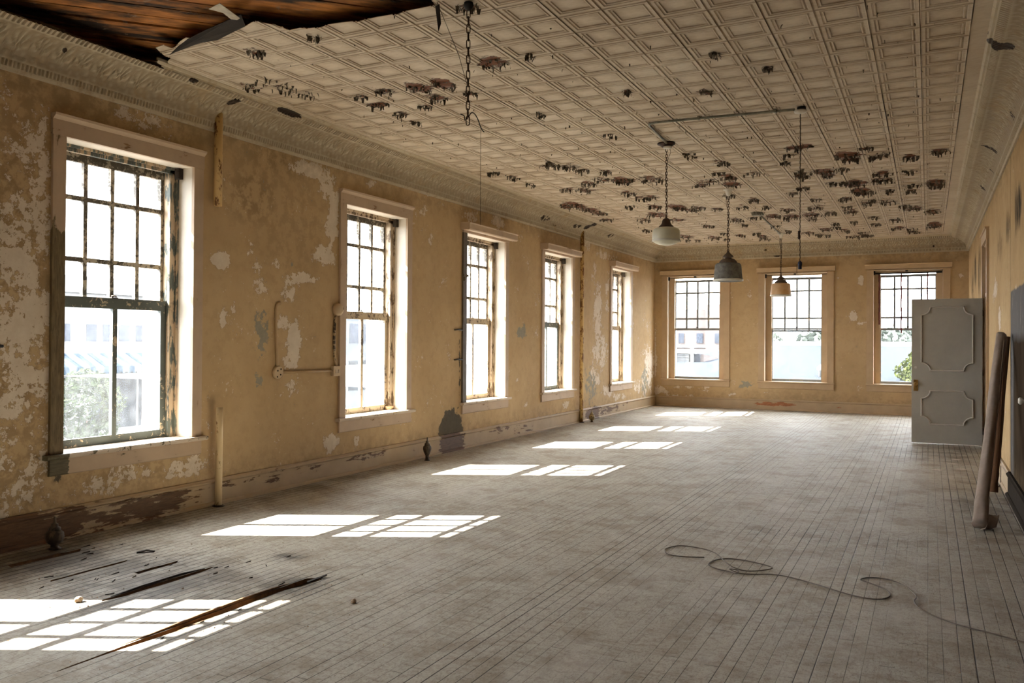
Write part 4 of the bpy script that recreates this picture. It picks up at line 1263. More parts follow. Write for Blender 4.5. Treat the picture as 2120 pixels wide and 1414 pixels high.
def pendant(kind, x, y, label):
    t = empty('pendant_lamp', (x, y, ZC), label, 'pendant lamp', None)
    if kind == 'opal':
        mb = MB()
        mb.lathe([(0.095, ZC - 0.002), (0.098, ZC - 0.018), (0.070, ZC - 0.034), (0.052, ZC - 0.048), (0.014, ZC - 0.066)], x, y, 24, jit=0.06)
        mb.build('canopy', M_fitter, parent=t)
        mb = MB()
        mb.lathe([(0.05, ZC - 0.05), (0.048, ZC - 0.066), (0.02, ZC - 0.075)], x + 0.02, y - 0.03, 16)
        mb.build('canopy_trim', M_ceramic, parent=t)
        mb = MB()
        chain_links(mb, x, y, ZC - 0.066, 2.865, 0.042, 0.020, 0.0036)
        mb.build('chain', M_iron, parent=t)
        mb = MB()
        mb.tube(bez([(x + 0.03, y, ZC - 0.06), (x + 0.045, y, ZC - 0.11), (x + 0.012, y, ZC - 0.2), (x - 0.008, y, ZC - 0.4), (x + 0.008, y, ZC - 0.6), (x, y, 2.87)]), 0.0025, 5)
        mb.build('lamp_cord', M_cord, parent=t)
        mb = MB()
        mb.lathe([(0.010, 2.885), (0.012, 2.868), (0.030, 2.860), (0.042, 2.845), (0.048, 2.815), (0.060, 2.793), (0.080, 2.778), (0.084, 2.762)], x, y, 28)
        mb.build('fitter', M_fitter, parent=t)
        mb = MB()
        mb.lathe([(0.084, 2.764), (0.115, 2.758), (0.138, 2.745), (0.146, 2.730), (0.150, 2.70), (0.153, 2.625), (0.150, 2.612), (0.135, 2.602), (0.11, 2.588), (0.07, 2.573), (0.03, 2.566), (0.0, 2.564)], x, y, 36, cap=False)
        sh = mb.build('shade', M_opal, parent=t)
        mb = MB()
        mb.lathe([(0.153, 2.628), (0.158, 2.618), (0.153, 2.608)], x, y, 36, cap=False)
        mb.build('shade_rim', M_rim, parent=sh)
    else:
        shm = M_soot_shade if kind == 'soot' else M_amber_shade
        zt = 2.79 if kind == 'soot' else 2.845
        d = zt - 2.79
        mb = MB()
        mb.lathe([(0.075, ZC - 0.002), (0.07, ZC - 0.012), (0.045, ZC - 0.022), (0.036, ZC - 0.06), (0.028, ZC - 0.09), (0.008, ZC - 0.10)], x, y, 20)
        mb.build('canopy', M_ceramic, parent=t)
        mb = MB()
        chain_links(mb, x, y, ZC - 0.10, zt, 0.050, 0.026, 0.0045)
        mb.build('chain', M_iron, parent=t)
        mb = MB()
        mb.tube(bez([(x - 0.02, y, ZC - 0.08), (x - 0.03, y, ZC - 0.2), (x + 0.01, y, ZC - 0.4), (x - 0.01, y, ZC - 0.65), (x, y, zt)]), 0.003, 5)
        mb.build('lamp_cord', M_cord, parent=t)
        mb = MB()
        mb.lathe([(0.008, zt + 0.03), (0.016, zt + 0.012), (0.030, zt - 0.012), (0.066, zt - 0.045), (0.076, zt - 0.058), (0.072, zt - 0.066), (0.045, zt - 0.074), (0.045, zt - 0.086), (0.070, zt - 0.092), (0.100, zt - 0.104), (0.106, zt - 0.118), (0.118, zt - 0.126), (0.128, zt - 0.146), (0.126, zt - 0.154)], x, y, 32)
        mb.build('fitter', M_fitter2, parent=t)
        mb = MB()
        mb.lathe([(0.120, zt - 0.150), (0.158, zt - 0.156), (0.176, zt - 0.168), (0.184, zt - 0.190), (0.200, zt - 0.36), (0.207, zt - 0.405), (0.198, zt - 0.412), (0.12, zt - 0.415), (0.0, zt - 0.416)], x, y, 40, cap=False)
        sh = mb.build('shade', shm, parent=t)
        mb = MB()
        mb.lathe([(0.206, zt - 0.385), (0.212, zt - 0.398), (0.208, zt - 0.412), (0.200, zt - 0.416)], x, y, 40, cap=False)
        mb.build('shade_rim', M_rim, parent=sh)
    return t
pendant('opal', -2.59, 8.974, 'nearest pendant lamp, cream opal glass shade with rounded bottom under a dark brown cap')
pendant('soot', -2.573, 12.077, 'sooty grey drum-shaped pendant lamp on a chain, the middle of the three shades')
pendant('amber', -2.65, 17.381, 'farthest pendant lamp, small amber-stained white drum shade in front of the back window')

t = empty('bare_pendant_socket', (-1.07, 8.135, ZC), 'bare dark blue lamp socket hanging on a long thin cord from a white ceiling rose', 'lamp socket')
x, y = -1.07, 8.135
mb = MB()
mb.lathe([(0.040, ZC - 0.002), (0.040, ZC - 0.030)], x + 0.01, y, 16)
mb.build('junction_box', M_black, parent=t)
mb = MB()
mb.lathe([(0.052, ZC - 0.030), (0.060, ZC - 0.038), (0.052, ZC - 0.050), (0.025, ZC - 0.060), (0.006, ZC - 0.064)], x, y, 24)
mb.build('ceiling_rose', M_ceramic, parent=t)
mb = MB()
pts = [(x + 0.0022 * math.cos(k * 1.9), y + 0.0022 * math.sin(k * 1.9), ZC - 0.06 - k * 0.0145) for k in range(98)]
mb.tube(pts, 0.0042, 6)
mb.build('lamp_cord', M_cord, parent=t)
mb = MB()
mb.lathe([(0.006, 2.545), (0.010, 2.535), (0.010, 2.475), (0.006, 2.465)], x - 0.010, y, 10)
mb.build('cord_adjuster', M_fitter, parent=t)
mb = MB()
mb.lathe([(0.008, 2.262), (0.018, 2.252), (0.020, 2.235), (0.020, 2.222), (0.017, 2.218), (0.017, 2.190), (0.014, 2.184)], x, y, 20)
so = mb.build('socket', M_blue_socket, parent=t)
mb = MB()
mb.tube([(x - 0.016, y, 2.232), (x - 0.027, y, 2.232), (x - 0.027, y, 2.14)], 0.0022, 5)
mb.build('pull_cord', M_cord, parent=so)

# conduits on the ceiling
def straps(mb, pts, r):
    for (x, y, z) in pts:
        mb.lathe([(r + 0.004, -0.012), (r + 0.004, 0.012)], 0, 0, 8) if 0 else mb.box(x - r - 0.006, x + r + 0.006, y - 0.012, y + 0.012, z - r - 0.003, ZC)
t = empty('ceiling_conduit', (-2.50, 8.05, 3.68), 'long grey conduit bent across the tin ceiling to the nearest pendant lamp', 'conduit')
mb = MB()
mb.tube(bez([(-1.12, 8.13, 3.682), (-1.3, 8.10, 3.680), (-2.3, 8.02, 3.680), (-2.44, 8.02, 3.680), (-2.50, 8.06, 3.680), (-2.52, 8.18, 3.680), (-2.57, 8.90, 3.682)], 5), 0.0125, 8)
mb.build('tube', M_ceil_conduit, parent=t)
for sx, sy in ((-1.29, 8.10), (-2.0, 8.045)):
    mb = MB()
    mb.box(sx - 0.012, sx + 0.012, sy - 0.02, sy + 0.02, 3.664, ZC)
    mb.build('strap', M_ceil_conduit, parent=t, bevel=0.003)
t = empty('ceiling_conduit', (-2.58, 14.5, 3.68), 'short straight conduit on the far ceiling leading to the farthest pendant lamp', 'conduit')
mb = MB()
mb.tube([(-2.58, 14.5, 3.683), (-2.66, 17.31, 3.683)], 0.013, 8)
mb.build('tube', M_ceil_conduit, parent=t)
mb = MB()
mb.box(-2.68, -2.50, 14.42, 14.54, 3.655, ZC)
mb.build('end_box', M_ceil_conduit, parent=t, bevel=0.004)

# chain hanging near the torn hole, with its wire
t = empty('hanging_chain', (-2.68, 4.698, ZC), 'heavy dark chain hanging free from the ceiling beside the torn hole', 'chain')
mb = MB()
mb.lathe([(0.030, ZC), (0.034, ZC - 0.02), (0.022, ZC - 0.04), (0.008, ZC - 0.05)], -2.68, 4.698, 16)
mb.build('ceiling_hook', M_black, parent=t)
mb = MB()
chain_links(mb, -2.68, 4.698, ZC - 0.045, 2.905, 0.060, 0.023, 0.0036)
mb.build('chain_links', M_iron, parent=t)
t = empty('hanging_wire', (-2.68, 4.69, 2.97), 'thin black wire hooked to the end of the hanging chain and trailing down', 'wire')
mb = MB()
mb.tube(bez([(-2.745, 4.715, 2.985), (-2.72, 4.72, 2.972), (-2.715, 4.722, 2.945), (-2.695, 4.728, 2.962), (-2.675, 4.735, 2.990), (-2.65, 4.735, 2.98), (-2.625, 4.735, 2.94), (-2.605, 4.73, 2.895), (-2.590, 4.735, 2.865), (-2.58, 4.74, 2.855)], 5), 0.0032, 6)
mb.build('bent_wire', M_black, parent=t)
mb = MB()
mb.tube([(-2.602, 4.731, 2.885), (-2.600, 4.731, 2.25)], 0.0013, 4)
mb.build('thread', M_cord, parent=t)
mb = MB()
mb.tube([(-2.86, 4.60, ZC), (-2.74, 4.68, 3.36), (-2.69, 4.70, 3.17)], 0.0018, 4)
tag(mb.build('loose_string', M_cord, origin=(-2.86, 4.60, ZC)), 'thin string slanting from the ceiling near the torn hole down to the hanging chain', 'string')

# ------------------------------------------------------------------ pipes and fittings on the left wall
mb = MB()
mb.tube([(-5.742, 5.525, 3.66), (-5.742, 5.525, 2.702)], 0.037, 16)
tag(mb.build('wall_pipe', M_pipe_up, origin=(-5.742, 5.525, 2.702)), 'cut-off yellowed pipe coming down through the cove beside the nearest window', 'pipe')
t = empty('pipe_stub', (-5.70, 5.525, 0.0), 'peeling white and rusty pipe stub standing on the floor by the left wall', 'pipe')
mb = MB()
mb.tube([(-5.70, 5.525, -0.01), (-5.70, 5.525, 0.25), (-5.70, 5.528, 0.6), (-5.70, 5.527, 0.885)], 0.031, 16)
mb.build('pipe', M_pipe_stub, parent=t)
mb = MB()
mb.lathe([(0.052, -0.004), (0.052, 0.006), (0.036, 0.012)], -5.70, 5.525, 16)
mb.build('floor_flange', M_valve, parent=t)
t = empty('wall_pipe_full', (-5.735, 14.356, 0.0), 'full-height rust-streaked yellow pipe running from floor to cove on the left wall', 'pipe')
mb = MB()
mb.tube([(-5.735, 14.356, -0.01), (-5.735, 14.356, 1.2), (-5.735, 14.36, 2.4), (-5.735, 14.356, 3.62)], 0.036, 16)
mb.build('pipe', M_pipe_full, parent=t)
mb = MB()
mb.lathe([(0.055, -0.004), (0.055, 0.008), (0.040, 0.016)], -5.735, 14.356, 16)
mb.build('floor_flange', M_valve, parent=t)

def radiator_valve(x, y, s, m, label, stem=0.0):
    x, y, z = ground(x, y)
    t = empty('radiator_valve', (x, y, z), label, 'valve')
    mb = MB()
    mb.lathe([(0.040 * s, z - 0.003), (0.042 * s, z + 0.006), (0.026 * s, z + 0.014), (0.024 * s, z + 0.03 + stem * 0.5), (0.050 * s, z + 0.05 + stem), (0.060 * s, z + 0.085 + stem), (0.056 * s, z + 0.115 + stem), (0.034 * s, z + 0.135 + stem)], x, y, 20)
    mb.build('valve_body', m, parent=t)
    mb = MB()
    mb.lathe([(0.036 * s, z + 0.133 + stem), (0.038 * s, z + 0.150 + stem), (0.022 * s, z + 0.160 + stem), (0.022 * s, z + 0.178 + stem), (0.009 * s, z + 0.185 + stem), (0.008 * s, z + 0.225 + stem), (0.004 * s, z + 0.23 + stem)], x, y, 14)
    mb.build('valve_stem', m, parent=t)
    return t
radiator_valve(-5.56, 3.86, 1.05, M_valve, 'dark old radiator valve on the shadowy floor under the nearest window')
radiator_valve(-5.60, 8.85, 0.9, M_valve, 'rusty radiator valve on a short riser by the dark patch of the left wall', stem=0.06)
radiator_valve(-5.60, 14.55, 0.95, M_valve_tan, 'paint-spattered radiator valve beside the full-height yellow pipe')

# surface wiring between the first two windows
t = empty('surface_conduit', (-5.79, 6.8, 1.17), 'painted surface conduit with round boxes on the ochre wall left of the second window', 'conduit')
XW = XL - WB
mb = MB()
mb.lathe([(0.066, XW - 0.002), (0.064, XW + 0.030), (0.056, XW + 0.036), (0.050, XW + 0.034)], 6.365, 1.173, 24, 'x')
jb = mb.build('round_box', M_box, parent=t)
for a, b in ((6.345, 1.19), (6.385, 1.15), (6.34, 1.13), (6.39, 1.205)):
    mb = MB()
    mb.lathe([(0.008, XW + 0.033), (0.008, XW + 0.039)], a, b, 8, 'x')
    mb.build('screw', M_dkwood, parent=jb)
mb = MB()
mb.box(XW - 0.002, XW + 0.040, 7.205, 7.325, 1.105, 1.215)
ob = mb.build('outlet_box', M_box, parent=t, bevel=0.006)
mb = MB()
for yy in (7.235, 7.285):
    mb.box(XW + 0.038, XW + 0.0425, yy, yy + 0.034, 1.138, 1.178)
mb.build('socket_face', M_stop, parent=ob, bevel=0.002)
mb = MB()
mb.lathe([(0.066, XW - 0.002), (0.066, XW + 0.045), (0.058, XW + 0.060), (0.030, XW + 0.074), (0.022, XW + 0.072)], 7.285, 1.831, 24, 'x')
sb = mb.build('socket_box', M_box, parent=t)
mb = MB()
mb.lathe([(0.018, XW + 0.050), (0.018, XW + 0.064)], 7.325, 1.84, 10, 'x')
mb.build('knockout', M_black, parent=sb)
mb = MB()
mb.tube([(XW + 0.016, 6.425, 1.172), (XW + 0.016, 7.21, 1.163)], 0.013, 8)
mb.build('lower_run', M_conduit, parent=t)
mb = MB()
mb.tube(bez([(XW + 0.014, 6.36, 1.235), (XW + 0.012, 6.345, 1.5), (XW + 0.012, 6.338, 1.78), (XW + 0.013, 6.352, 1.845), (XW + 0.012, 6.40, 1.862)], 5), 0.0135, 8)
mb.build('left_run', M_conduit, parent=t)
mb = MB()
mb.tube(bez([(XW + 0.014, 7.285, 1.215), (XW + 0.012, 7.250, 1.32), (XW + 0.012, 7.245, 1.55), (XW + 0.013, 7.262, 1.765)], 5), 0.015, 8)
mb.build('right_run', M_conduit_worn, parent=t)

for zz_, lab in ((1.648, 'upper of two dark iron rods sticking out of the wall left of the third window'), (1.238, 'lower of two dark iron rods sticking out of the wall left of the third window')):
    mb = MB()
    mb.tube([(XW + 0.012, 10.03, zz_), (XW + 0.02, 9.90, zz_ + 0.004), (XW + 0.02, 9.815, zz_ - 0.003)], [0.012, 0.009, 0.007], 8)
    mb.tube([(XW - 0.005, 9.83, zz_), (XW + 0.025, 9.83, zz_)], 0.006, 6)
    tag(mb.build('iron_rod', M_black, origin=(XW, 9.93, zz_)), lab, 'rod', 'iron rods by the third window')
mb = MB()
mb.box(XL, XL + 0.03, 10.03 - 0.035, 10.03 + 0.09, 2.39, 2.425)
mb.box(XL, XL + 0.025, 10.03 + 0.0, 10.03 + 0.06, 2.33, 2.39)
tag(mb.build('casing_bracket', M_casing_dark, origin=(XL, 10.05, 2.38), bevel=0.004), 'small dark wooden block fixed high on the left casing of the third window', 'bracket')
mb = MB()
mb.tube([(XW + 0.02, 3.0, 1.435), (XW + 0.02, 3.61, 1.442)], 0.011, 8)
mb.tube([(XW - 0.005, 3.58, 1.44), (XW + 0.022, 3.58, 1.44)], 0.006, 6)
tag(mb.build('iron_rod', M_black, origin=(XW, 3.6, 1.44)), 'dark iron rod end at the photo\'s left edge, left of the nearest window', 'rod')
# ------------------------------------------------------------------ rolls leaning on the right wall
def roll(name, b, tp, r, mats, flare, label):
    b, tp = Vector(b), Vector(tp)
    ax = (tp - b).normalized()
    u = ax.cross(Vector((0, 0, 1))).normalized()
    w = ax.cross(u).normalized()
    t = empty(name, tuple(b), label, 'carpet roll')
    L = (tp - b).length
    NS, NA = 60, 28
    mb = MB()
    mb.smooth = True
    rings = []
    rg = random.Random(len(label))
    ph = [rg.uniform(0, 6) for _ in range(6)]
    for i in range(NS + 1):
        s = i / NS
        c = b + ax * (L * s)
        ring = []
        for k in range(NA):
            a = 2 * math.pi * k / NA
            rr = r * (1 + 0.05 * math.sin(s * 9 + ph[0]) + 0.05 * math.sin(3 * a + s * 4 + ph[1]) + 0.03 * math.sin(5 * a - s * 13 + ph[2]))
            f = max(0, 1 - s / 0.16)
            rr *= 1 + flare * f * f * (0.55 + 0.45 * math.cos(a - 0.6))
            if s < 0.12:
                rr += 0.004 * math.sin(s * 330 + 2 * math.sin(a * 2))
            q = c + u * (math.cos(a) * rr) + w * (math.sin(a) * rr)
            ring.append(mb.p(q.x, q.y, max(q.z, 0.002)))
        rings.append(ring)
    for A, B in zip(rings, rings[1:]):
        for k in range(NA):
            mb.face((A[k], A[(k + 1) % NA], B[(k + 1) % NA], B[k]))
    # rolled-in end at the top: a ring stepping inwards, then a spiral
    e = []
    for k in range(NA):
        a = 2 * math.pi * k / NA
        q = tp + u * (math.cos(a) * r * 0.6) + w * (math.sin(a) * r * 0.6) - ax * 0.02
        e.append(mb.p(*q))
    for k in range(NA):
        mb.face((rings[-1][k], rings[-1][(k + 1) % NA], e[(k + 1) % NA], e[k]))
    mb.face(e)
    mb.face(rings[0][::-1])
    mb.build('roll_body', mats, parent=t)
    mb = MB()                                   # free edge of the cloth running down the roll
    pts = []
    for i in range(24):
        s = 0.10 + 0.88 * i / 23
        a = -0.5 + 0.25 * math.sin(s * 5)
        c = b + ax * (L * s)
        pts.append(c + u * (math.cos(a) * r * 1.03) + w * (math.sin(a) * r * 1.03))
    mb.tube(pts, 0.004, 6)
    mb.build('loose_edge', mats, parent=t)
    return t
r1 = roll('carpet_roll', (0.372, 7.72, 0.035), (0.640, 9.45, 1.585), 0.047, M_roll, 0.55, 'long beige carpet roll leaning on the right wall, the nearer one with a wrinkled foot')
mb = MB()                                       # turned-up hem at the foot
mb.smooth = True
rows = []
for i in range(9):
    a = i / 8
    p0 = Vector((0.40 + 0.085 * a, 7.70 + 0.09 * a, 0.004))
    rows.append([mb.p(p0.x - 0.02 + 0.01 * math.sin(a * 20), p0.y, 0.004), mb.p(p0.x + 0.01, p0.y - 0.03, 0.02 + 0.012 * math.sin(a * 9)), mb.p(p0.x + 0.03, p0.y + 0.0, 0.06 + 0.05 * a + 0.01 * math.sin(a * 14)), mb.p(p0.x + 0.0, p0.y + 0.06, 0.13 - 0.03 * a)])
for A, B in zip(rows, rows[1:]):
    for k in range(3):
        mb.face((A[k], B[k], B[k + 1], A[k + 1]))
h = mb.build('turned_hem', M_roll, parent=r1)
h.modifiers.new('thick', 'SOLIDIFY').thickness = 0.004
roll('carpet_roll', (0.585, 9.56, 0.03), (0.694, 9.63, 1.575), 0.036, M_roll2, 0.1, 'darker brown carpet roll leaning on the right wall just behind the beige roll')

mb = MB()                                       # stray wire on the right wall and floor
mb.tube(bez([(0.715, 10.6, 0.95), (0.71, 10.5, 0.6), (0.70, 10.35, 0.26), (0.695, 10.3, 0.10), (0.69, 10.28, 0.01), (0.66, 10.1, 0.006), (0.60, 9.95, 0.006), (0.62, 10.25, 0.02), (0.66, 10.32, 0.03), (0.64, 10.05, 0.006), (0.60, 9.85, 0.006)], 6), 0.0035, 6)
tag(mb.build('loose_wire', M_cord, origin=(0.69, 10.28, 0.01)), 'loose dark wire hanging down the right wall to the floor behind the carpet rolls', 'wire')
mb = MB()
mb.lathe([(0.032, XR + 0.001), (0.032, XR - 0.010), (0.014, XR - 0.016), (0.014, XR - 0.032), (0.028, XR - 0.042), (0.031, XR - 0.056), (0.020, XR - 0.068)], 8.03, 1.03, 18, 'x')
tag(mb.build('porcelain_fitting', M_ceramic, origin=(XR, 8.03, 1.03)), 'small round off-white fitting on the dark right wall, cut by the photo\'s right edge', 'fitting')

# cable on the floor
CB = [(-1.39,5.79),(-1.52,5.74),(-1.63,5.75),(-1.68,5.83),(-1.69,5.92),(-1.62,6.04),(-1.45,6.02),(-1.34,5.93),(-1.23,5.71),(-1.14,5.58),(-1.04,5.58),(-.92,5.71),(-1.06,5.82),(-1.21,5.84),(-1.3,5.76),(-1.32,5.62),(-1.25,5.54),(-1.16,5.51),(-1.1,5.45),(-1.11,5.53),(-1.16,5.53),(-1.09,5.5),(-1,5.52),(-.9,5.57),(-.77,5.55),(-.59,5.45),(-.43,5.35),(-.31,5.31),(-.23,5.35),(-.2,5.45),(-.24,5.57),(-.33,5.66),(-.38,5.71),(-.33,5.79),(-.23,5.8),(-.14,5.71),(-.08,5.57),(-.06,5.46),(-.07,5.36),(-.04,5.25),(.04,5.13),(.16,5.03),(.3,4.97),(.43,4.9),(.52,4.86)]
pts = []
for k, (x, y) in enumerate(CB):
    gx, gy, gz = ground(x, y)
    lift = 0.005 + (0.010 if k in (8, 9, 18, 19, 20) else 0) + (0.004 if k in (11, 37, 38) else 0)
    pts.append((gx, gy, gz + lift))
mb = MB()
mb.tube(bez(pts, 8), 0.0038, 6)
tag(mb.build('floor_cable', M_cable, origin=pts[22]), 'long thin grey-brown cable lying in loops across the bare floor', 'cable')

# broken floorboards and splinters
def board(name, pts, w, th, m, lab, cat, group=None):
    mb = MB()
    P = [Vector((*ground(p[0], p[1])[:2], ground(p[0], p[1])[2] + p[2])) for p in pts]
    lo, hi = [], []
    n = len(P)
    for i, q in enumerate(P):
        d = (P[min(n - 1, i + 1)] - P[max(0, i - 1)])
        s = Vector((d.y, -d.x, 0)).normalized() * (w[i] / 2)
        lo.append((mb.p(*(q - s)), mb.p(*(q + s))))
        hi.append((mb.p(*(q - s + Vector((0, 0, th)))), mb.p(*(q + s + Vector((0, 0, th))))))
    for i in range(n - 1):
        a, b, c, d = lo[i], lo[i + 1], hi[i], hi[i + 1]
        mb.face((a[0], a[1], b[1], b[0]))
        mb.face((c[0], d[0], d[1], c[1]))
        mb.face((a[0], b[0], d[0], c[0]))
        mb.face((a[1], c[1], d[1], b[1]))
    mb.face((lo[0][0], hi[0][0], hi[0][1], lo[0][1]))
    mb.face((lo[-1][0], lo[-1][1], hi[-1][1], hi[-1][0]))
    return tag(mb.build(name, m, origin=tuple(P[0])), lab, cat, group)
board('floorboard', [(-3.528, 2.72, -0.016), (-3.520, 3.0, -0.006), (-3.520, 3.3, 0.000), (-3.520, 3.6, 0.001), (-3.518, 3.83, -0.004), (-3.512, 3.98, -0.012)], [0.008, 0.010, 0.012, 0.012, 0.010, 0.006], 0.014, M_raw, 'long split edge of raw orange-brown floorboard lifted across the front sun patch', 'floorboard')
board('floorboard', [(-3.470, 2.90, -0.03), (-3.468, 3.05, -0.026), (-3.476, 3.2, -0.022), (-3.485, 3.34, -0.026)], [0.012, 0.024, 0.024, 0.01], 0.010, M_raw, 'short broken piece of raw floorboard lying in the slot in the front sun patch', 'floorboard')
board('floorboard', [(-4.245, 3.3, -0.008), (-4.243, 3.5, 0.002), (-4.243, 3.8, 0.002), (-4.225, 3.98, -0.006)], [0.008, 0.010, 0.010, 0.006], 0.010, M_dkwood, 'dark lifted board edge along the black slot left of the front sun patch', 'floorboard')
board('floorboard', [(-3.45, 4.08, -0.012), (-3.42, 4.15, 0.0), (-3.40, 4.20, 0.010)], [0.022, 0.022, 0.010], 0.008, M_dkwood, 'dark splintered board end tilted up at the far end of the broken strip', 'floorboard')
board('floorboard', [(-4.95, 4.05, 0.0), (-4.91, 4.10, 0.010), (-4.86, 4.125, 0.003)], [0.025, 0.03, 0.015], 0.008, M_dkwood, 'small dark broken board lying in the shadow between the wall and the sun patches', 'floorboard')
rg = random.Random(11)
SPL = []
for k in range(34):
    cx, cy, sx, sy = rg.choice([(-4.75, 3.8, .35, .35), (-4.1, 4.1, .2, .2), (-3.5, 3.9, .12, .3), (-4.6, 3.5, .4, .2), (-3.45, 3.2, .08, .3), (-5.3, 3.9, .2, .3)])
    x, y = cx + rg.gauss(0, sx * .6), cy + rg.gauss(0, sy * .6)
    if x < -5.6 or any(inside(*ground(x, y)[:2], T_) for T_ in (T_A, T_B, T_C, T_D, T_E)):
        continue
    SPL.append((x, y, rg.uniform(0.02, 0.06), rg.gauss(1.57, 0.35), rg.uniform(0.002, 0.005)))
proto = None
for x, y, L, a, w in SPL:                       # splinters: one built, the rest copied
    gx, gy, gz = ground(x, y)
    if proto is None:
        mb = MB()
        lo = [mb.p(*q) for q in ((-0.5, 0, 0), (-0.2, -0.08, 0), (0.35, -0.05, 0.0), (0.5, 0.01, 0), (0.2, 0.07, 0), (-0.3, 0.06, 0))]
        hi = [mb.p(*q) for q in ((-0.48, 0, 0.05), (-0.2, -0.06, 0.09), (0.33, -0.04, 0.11), (0.48, 0.01, 0.12), (0.2, 0.05, 0.10), (-0.3, 0.05, 0.07))]
        mb.face(lo[::-1])
        mb.face(hi)
        for i in range(6):
            mb.face((lo[i], lo[(i + 1) % 6], hi[(i + 1) % 6], hi[i]))
        proto = o = mb.build('wood_splinter', M_dkwood)
    else:
        o = proto.copy()
        C.objects.link(o)
    o.location = (gx, gy, gz + 0.001)
    o.rotation_euler = (0, 0, a)
    o.scale = (L, max(L * 0.3, w * 6), 0.06)
    tag(o, 'small dark wood splinter on the broken floor near the left wall', 'splinter', 'splinters on the damaged floor')

mb = MB()                                       # uncountable crumbs of plaster and paint
rg = random.Random(5)
def crumb(mb, x, y, z, s):
    q = [(x + rg.uniform(-s, s), y + rg.uniform(-s, s), z) for _ in range(3)]
    b = [mb.p(*p) for p in q]
    t_ = mb.p(x, y, z + s * rg.uniform(0.4, 1.1))
    for i in range(3):
        mb.face((b[i], b[(i + 1) % 3], t_))
for k in range(1100):
    m_ = rg.random()
    if m_ < 0.08:
        x, y = rg.gauss(-3.40, 0.06), rg.uniform(2.9, 4.2)
    elif m_ < 0.30:
        x, y = rg.gauss(-4.3, 0.7), rg.uniform(2.6, 5.0)
        if -5.0 < x < -4.8 and 3.95 < y < 4.25:
            continue
    elif m_ < 0.62:
        x, y = -5.72 + abs(rg.gauss(0, 0.22)), rg.uniform(2.5, 18.5)
    elif m_ < 0.74:
        x, y = rg.uniform(-0.3, 0.7), rg.uniform(11.5, 14.2)
    elif m_ < 0.80:
        x, y = rg.uniform(0.1, 0.6), rg.uniform(3.9, 5.2)
    else:
        x, y = rg.uniform(-5.5, 0.6), rg.uniform(2.6, 18)
    if x < -5.74 or x > 0.7 or any(inside(x, y, T_) for T_ in (T_A, T_B, T_C, T_D, T_E)):
        continue
    crumb(mb, x, y, fz(x, y), rg.uniform(0.003, 0.008) * (1.6 if rg.random() < 0.1 else 1))
tag(mb.build('plaster_crumbs', M_crumb), 'scattered crumbs of plaster and paint on the floor', 'debris', kind='stuff')

def lump(name, c, s, m, lab, cat, group=None, seed=1):
    r_ = random.Random(seed)
    bm = bmesh.new()
    bmesh.ops.create_icosphere(bm, subdivisions=2, radius=1)
    for v in bm.verts:
        k = 1 + r_.uniform(-0.22, 0.22)
        v.co = Vector((v.co.x * s[0] * k, v.co.y * s[1] * k, max(-0.6, v.co.z) * s[2] * k + 0.6 * s[2]))
    me = bpy.data.meshes.new(name)
    bm.to_mesh(me)
    bm.free()
    me.materials.append(m)
    o = bpy.data.objects.new(name, me)
    o.location = c
    C.objects.link(o)
    return tag(o, lab, cat, group)
M_chunk = mat_plain('orange_tan_plaster', (0.62, 0.40, 0.21), 0.9, var=0.3, scale=40)
lump('plaster_chunk', (-5.985, 8.575, 0.640), (0.045, 0.07, 0.035), M_chunk, 'crumpled orange-tan lump of peeled paint in the right corner of the second window\'s sill', 'debris', seed=3)
gx, gy, gz = ground(-4.32, 3.15)
lump('plaster_chunk', (gx, gy, gz), (0.018, 0.025, 0.02), M_crumb, 'small plaster chunk at the tip of the leftmost sun patch on the floor', 'debris', seed=4)
gx, gy, gz = ground(-2.93, 3.86)
lump('plaster_chunk', (gx, gy, gz), (0.014, 0.018, 0.015), M_crumb, 'small plaster chunk alone on the floorboards right of the front sun patch', 'debris', seed=6)
def scrap(name, pts, m, lab, cat, th=0.003):
    mb = MB()
    lo = [mb.p(*p) for p in pts]
    hi = [mb.p(p[0], p[1], p[2] + th) for p in pts]
    mb.face(lo[::-1])
    mb.face(hi)
    n = len(pts)
    for i in range(n):
        mb.face((lo[i], lo[(i + 1) % n], hi[(i + 1) % n], hi[i]))
    return tag(mb.build(name, m, origin=pts[0]), lab, cat)
scrap('paint_strip', [(-4.78, 19.0, 0.001), (-4.6, 18.93, 0.004), (-4.5, 18.97, 0.012), (-4.38, 18.90, 0.02), (-4.36, 19.0, 0.012), (-4.52, 19.04, 0.004), (-4.6, 19.0, 0.006)], M_white_chip, 'curled pale paint strip on the floor against the back baseboard under the first back window', 'paint strip')
for k, (x, y) in enumerate([(0.10, 11.1), (0.28, 11.75), (0.33, 12.2), (0.36, 11.3)]):
    scrap('paint_flake', [(x - 0.06, y, 0.001), (x + 0.02, y - 0.05, 0.002), (x + 0.07, y - 0.01, 0.004), (x + 0.01, y + 0.03, 0.002)], M_white_chip,
          ['widest white paint flake on the floor in front of the open door', 'white paint flake on the floor in front of the open door, close to its foot', 'farthest-right white paint flake on the floor near the foot of the open door', 'white paint flake on the floor between the open door and the beige carpet roll'][k], 'paint flake')

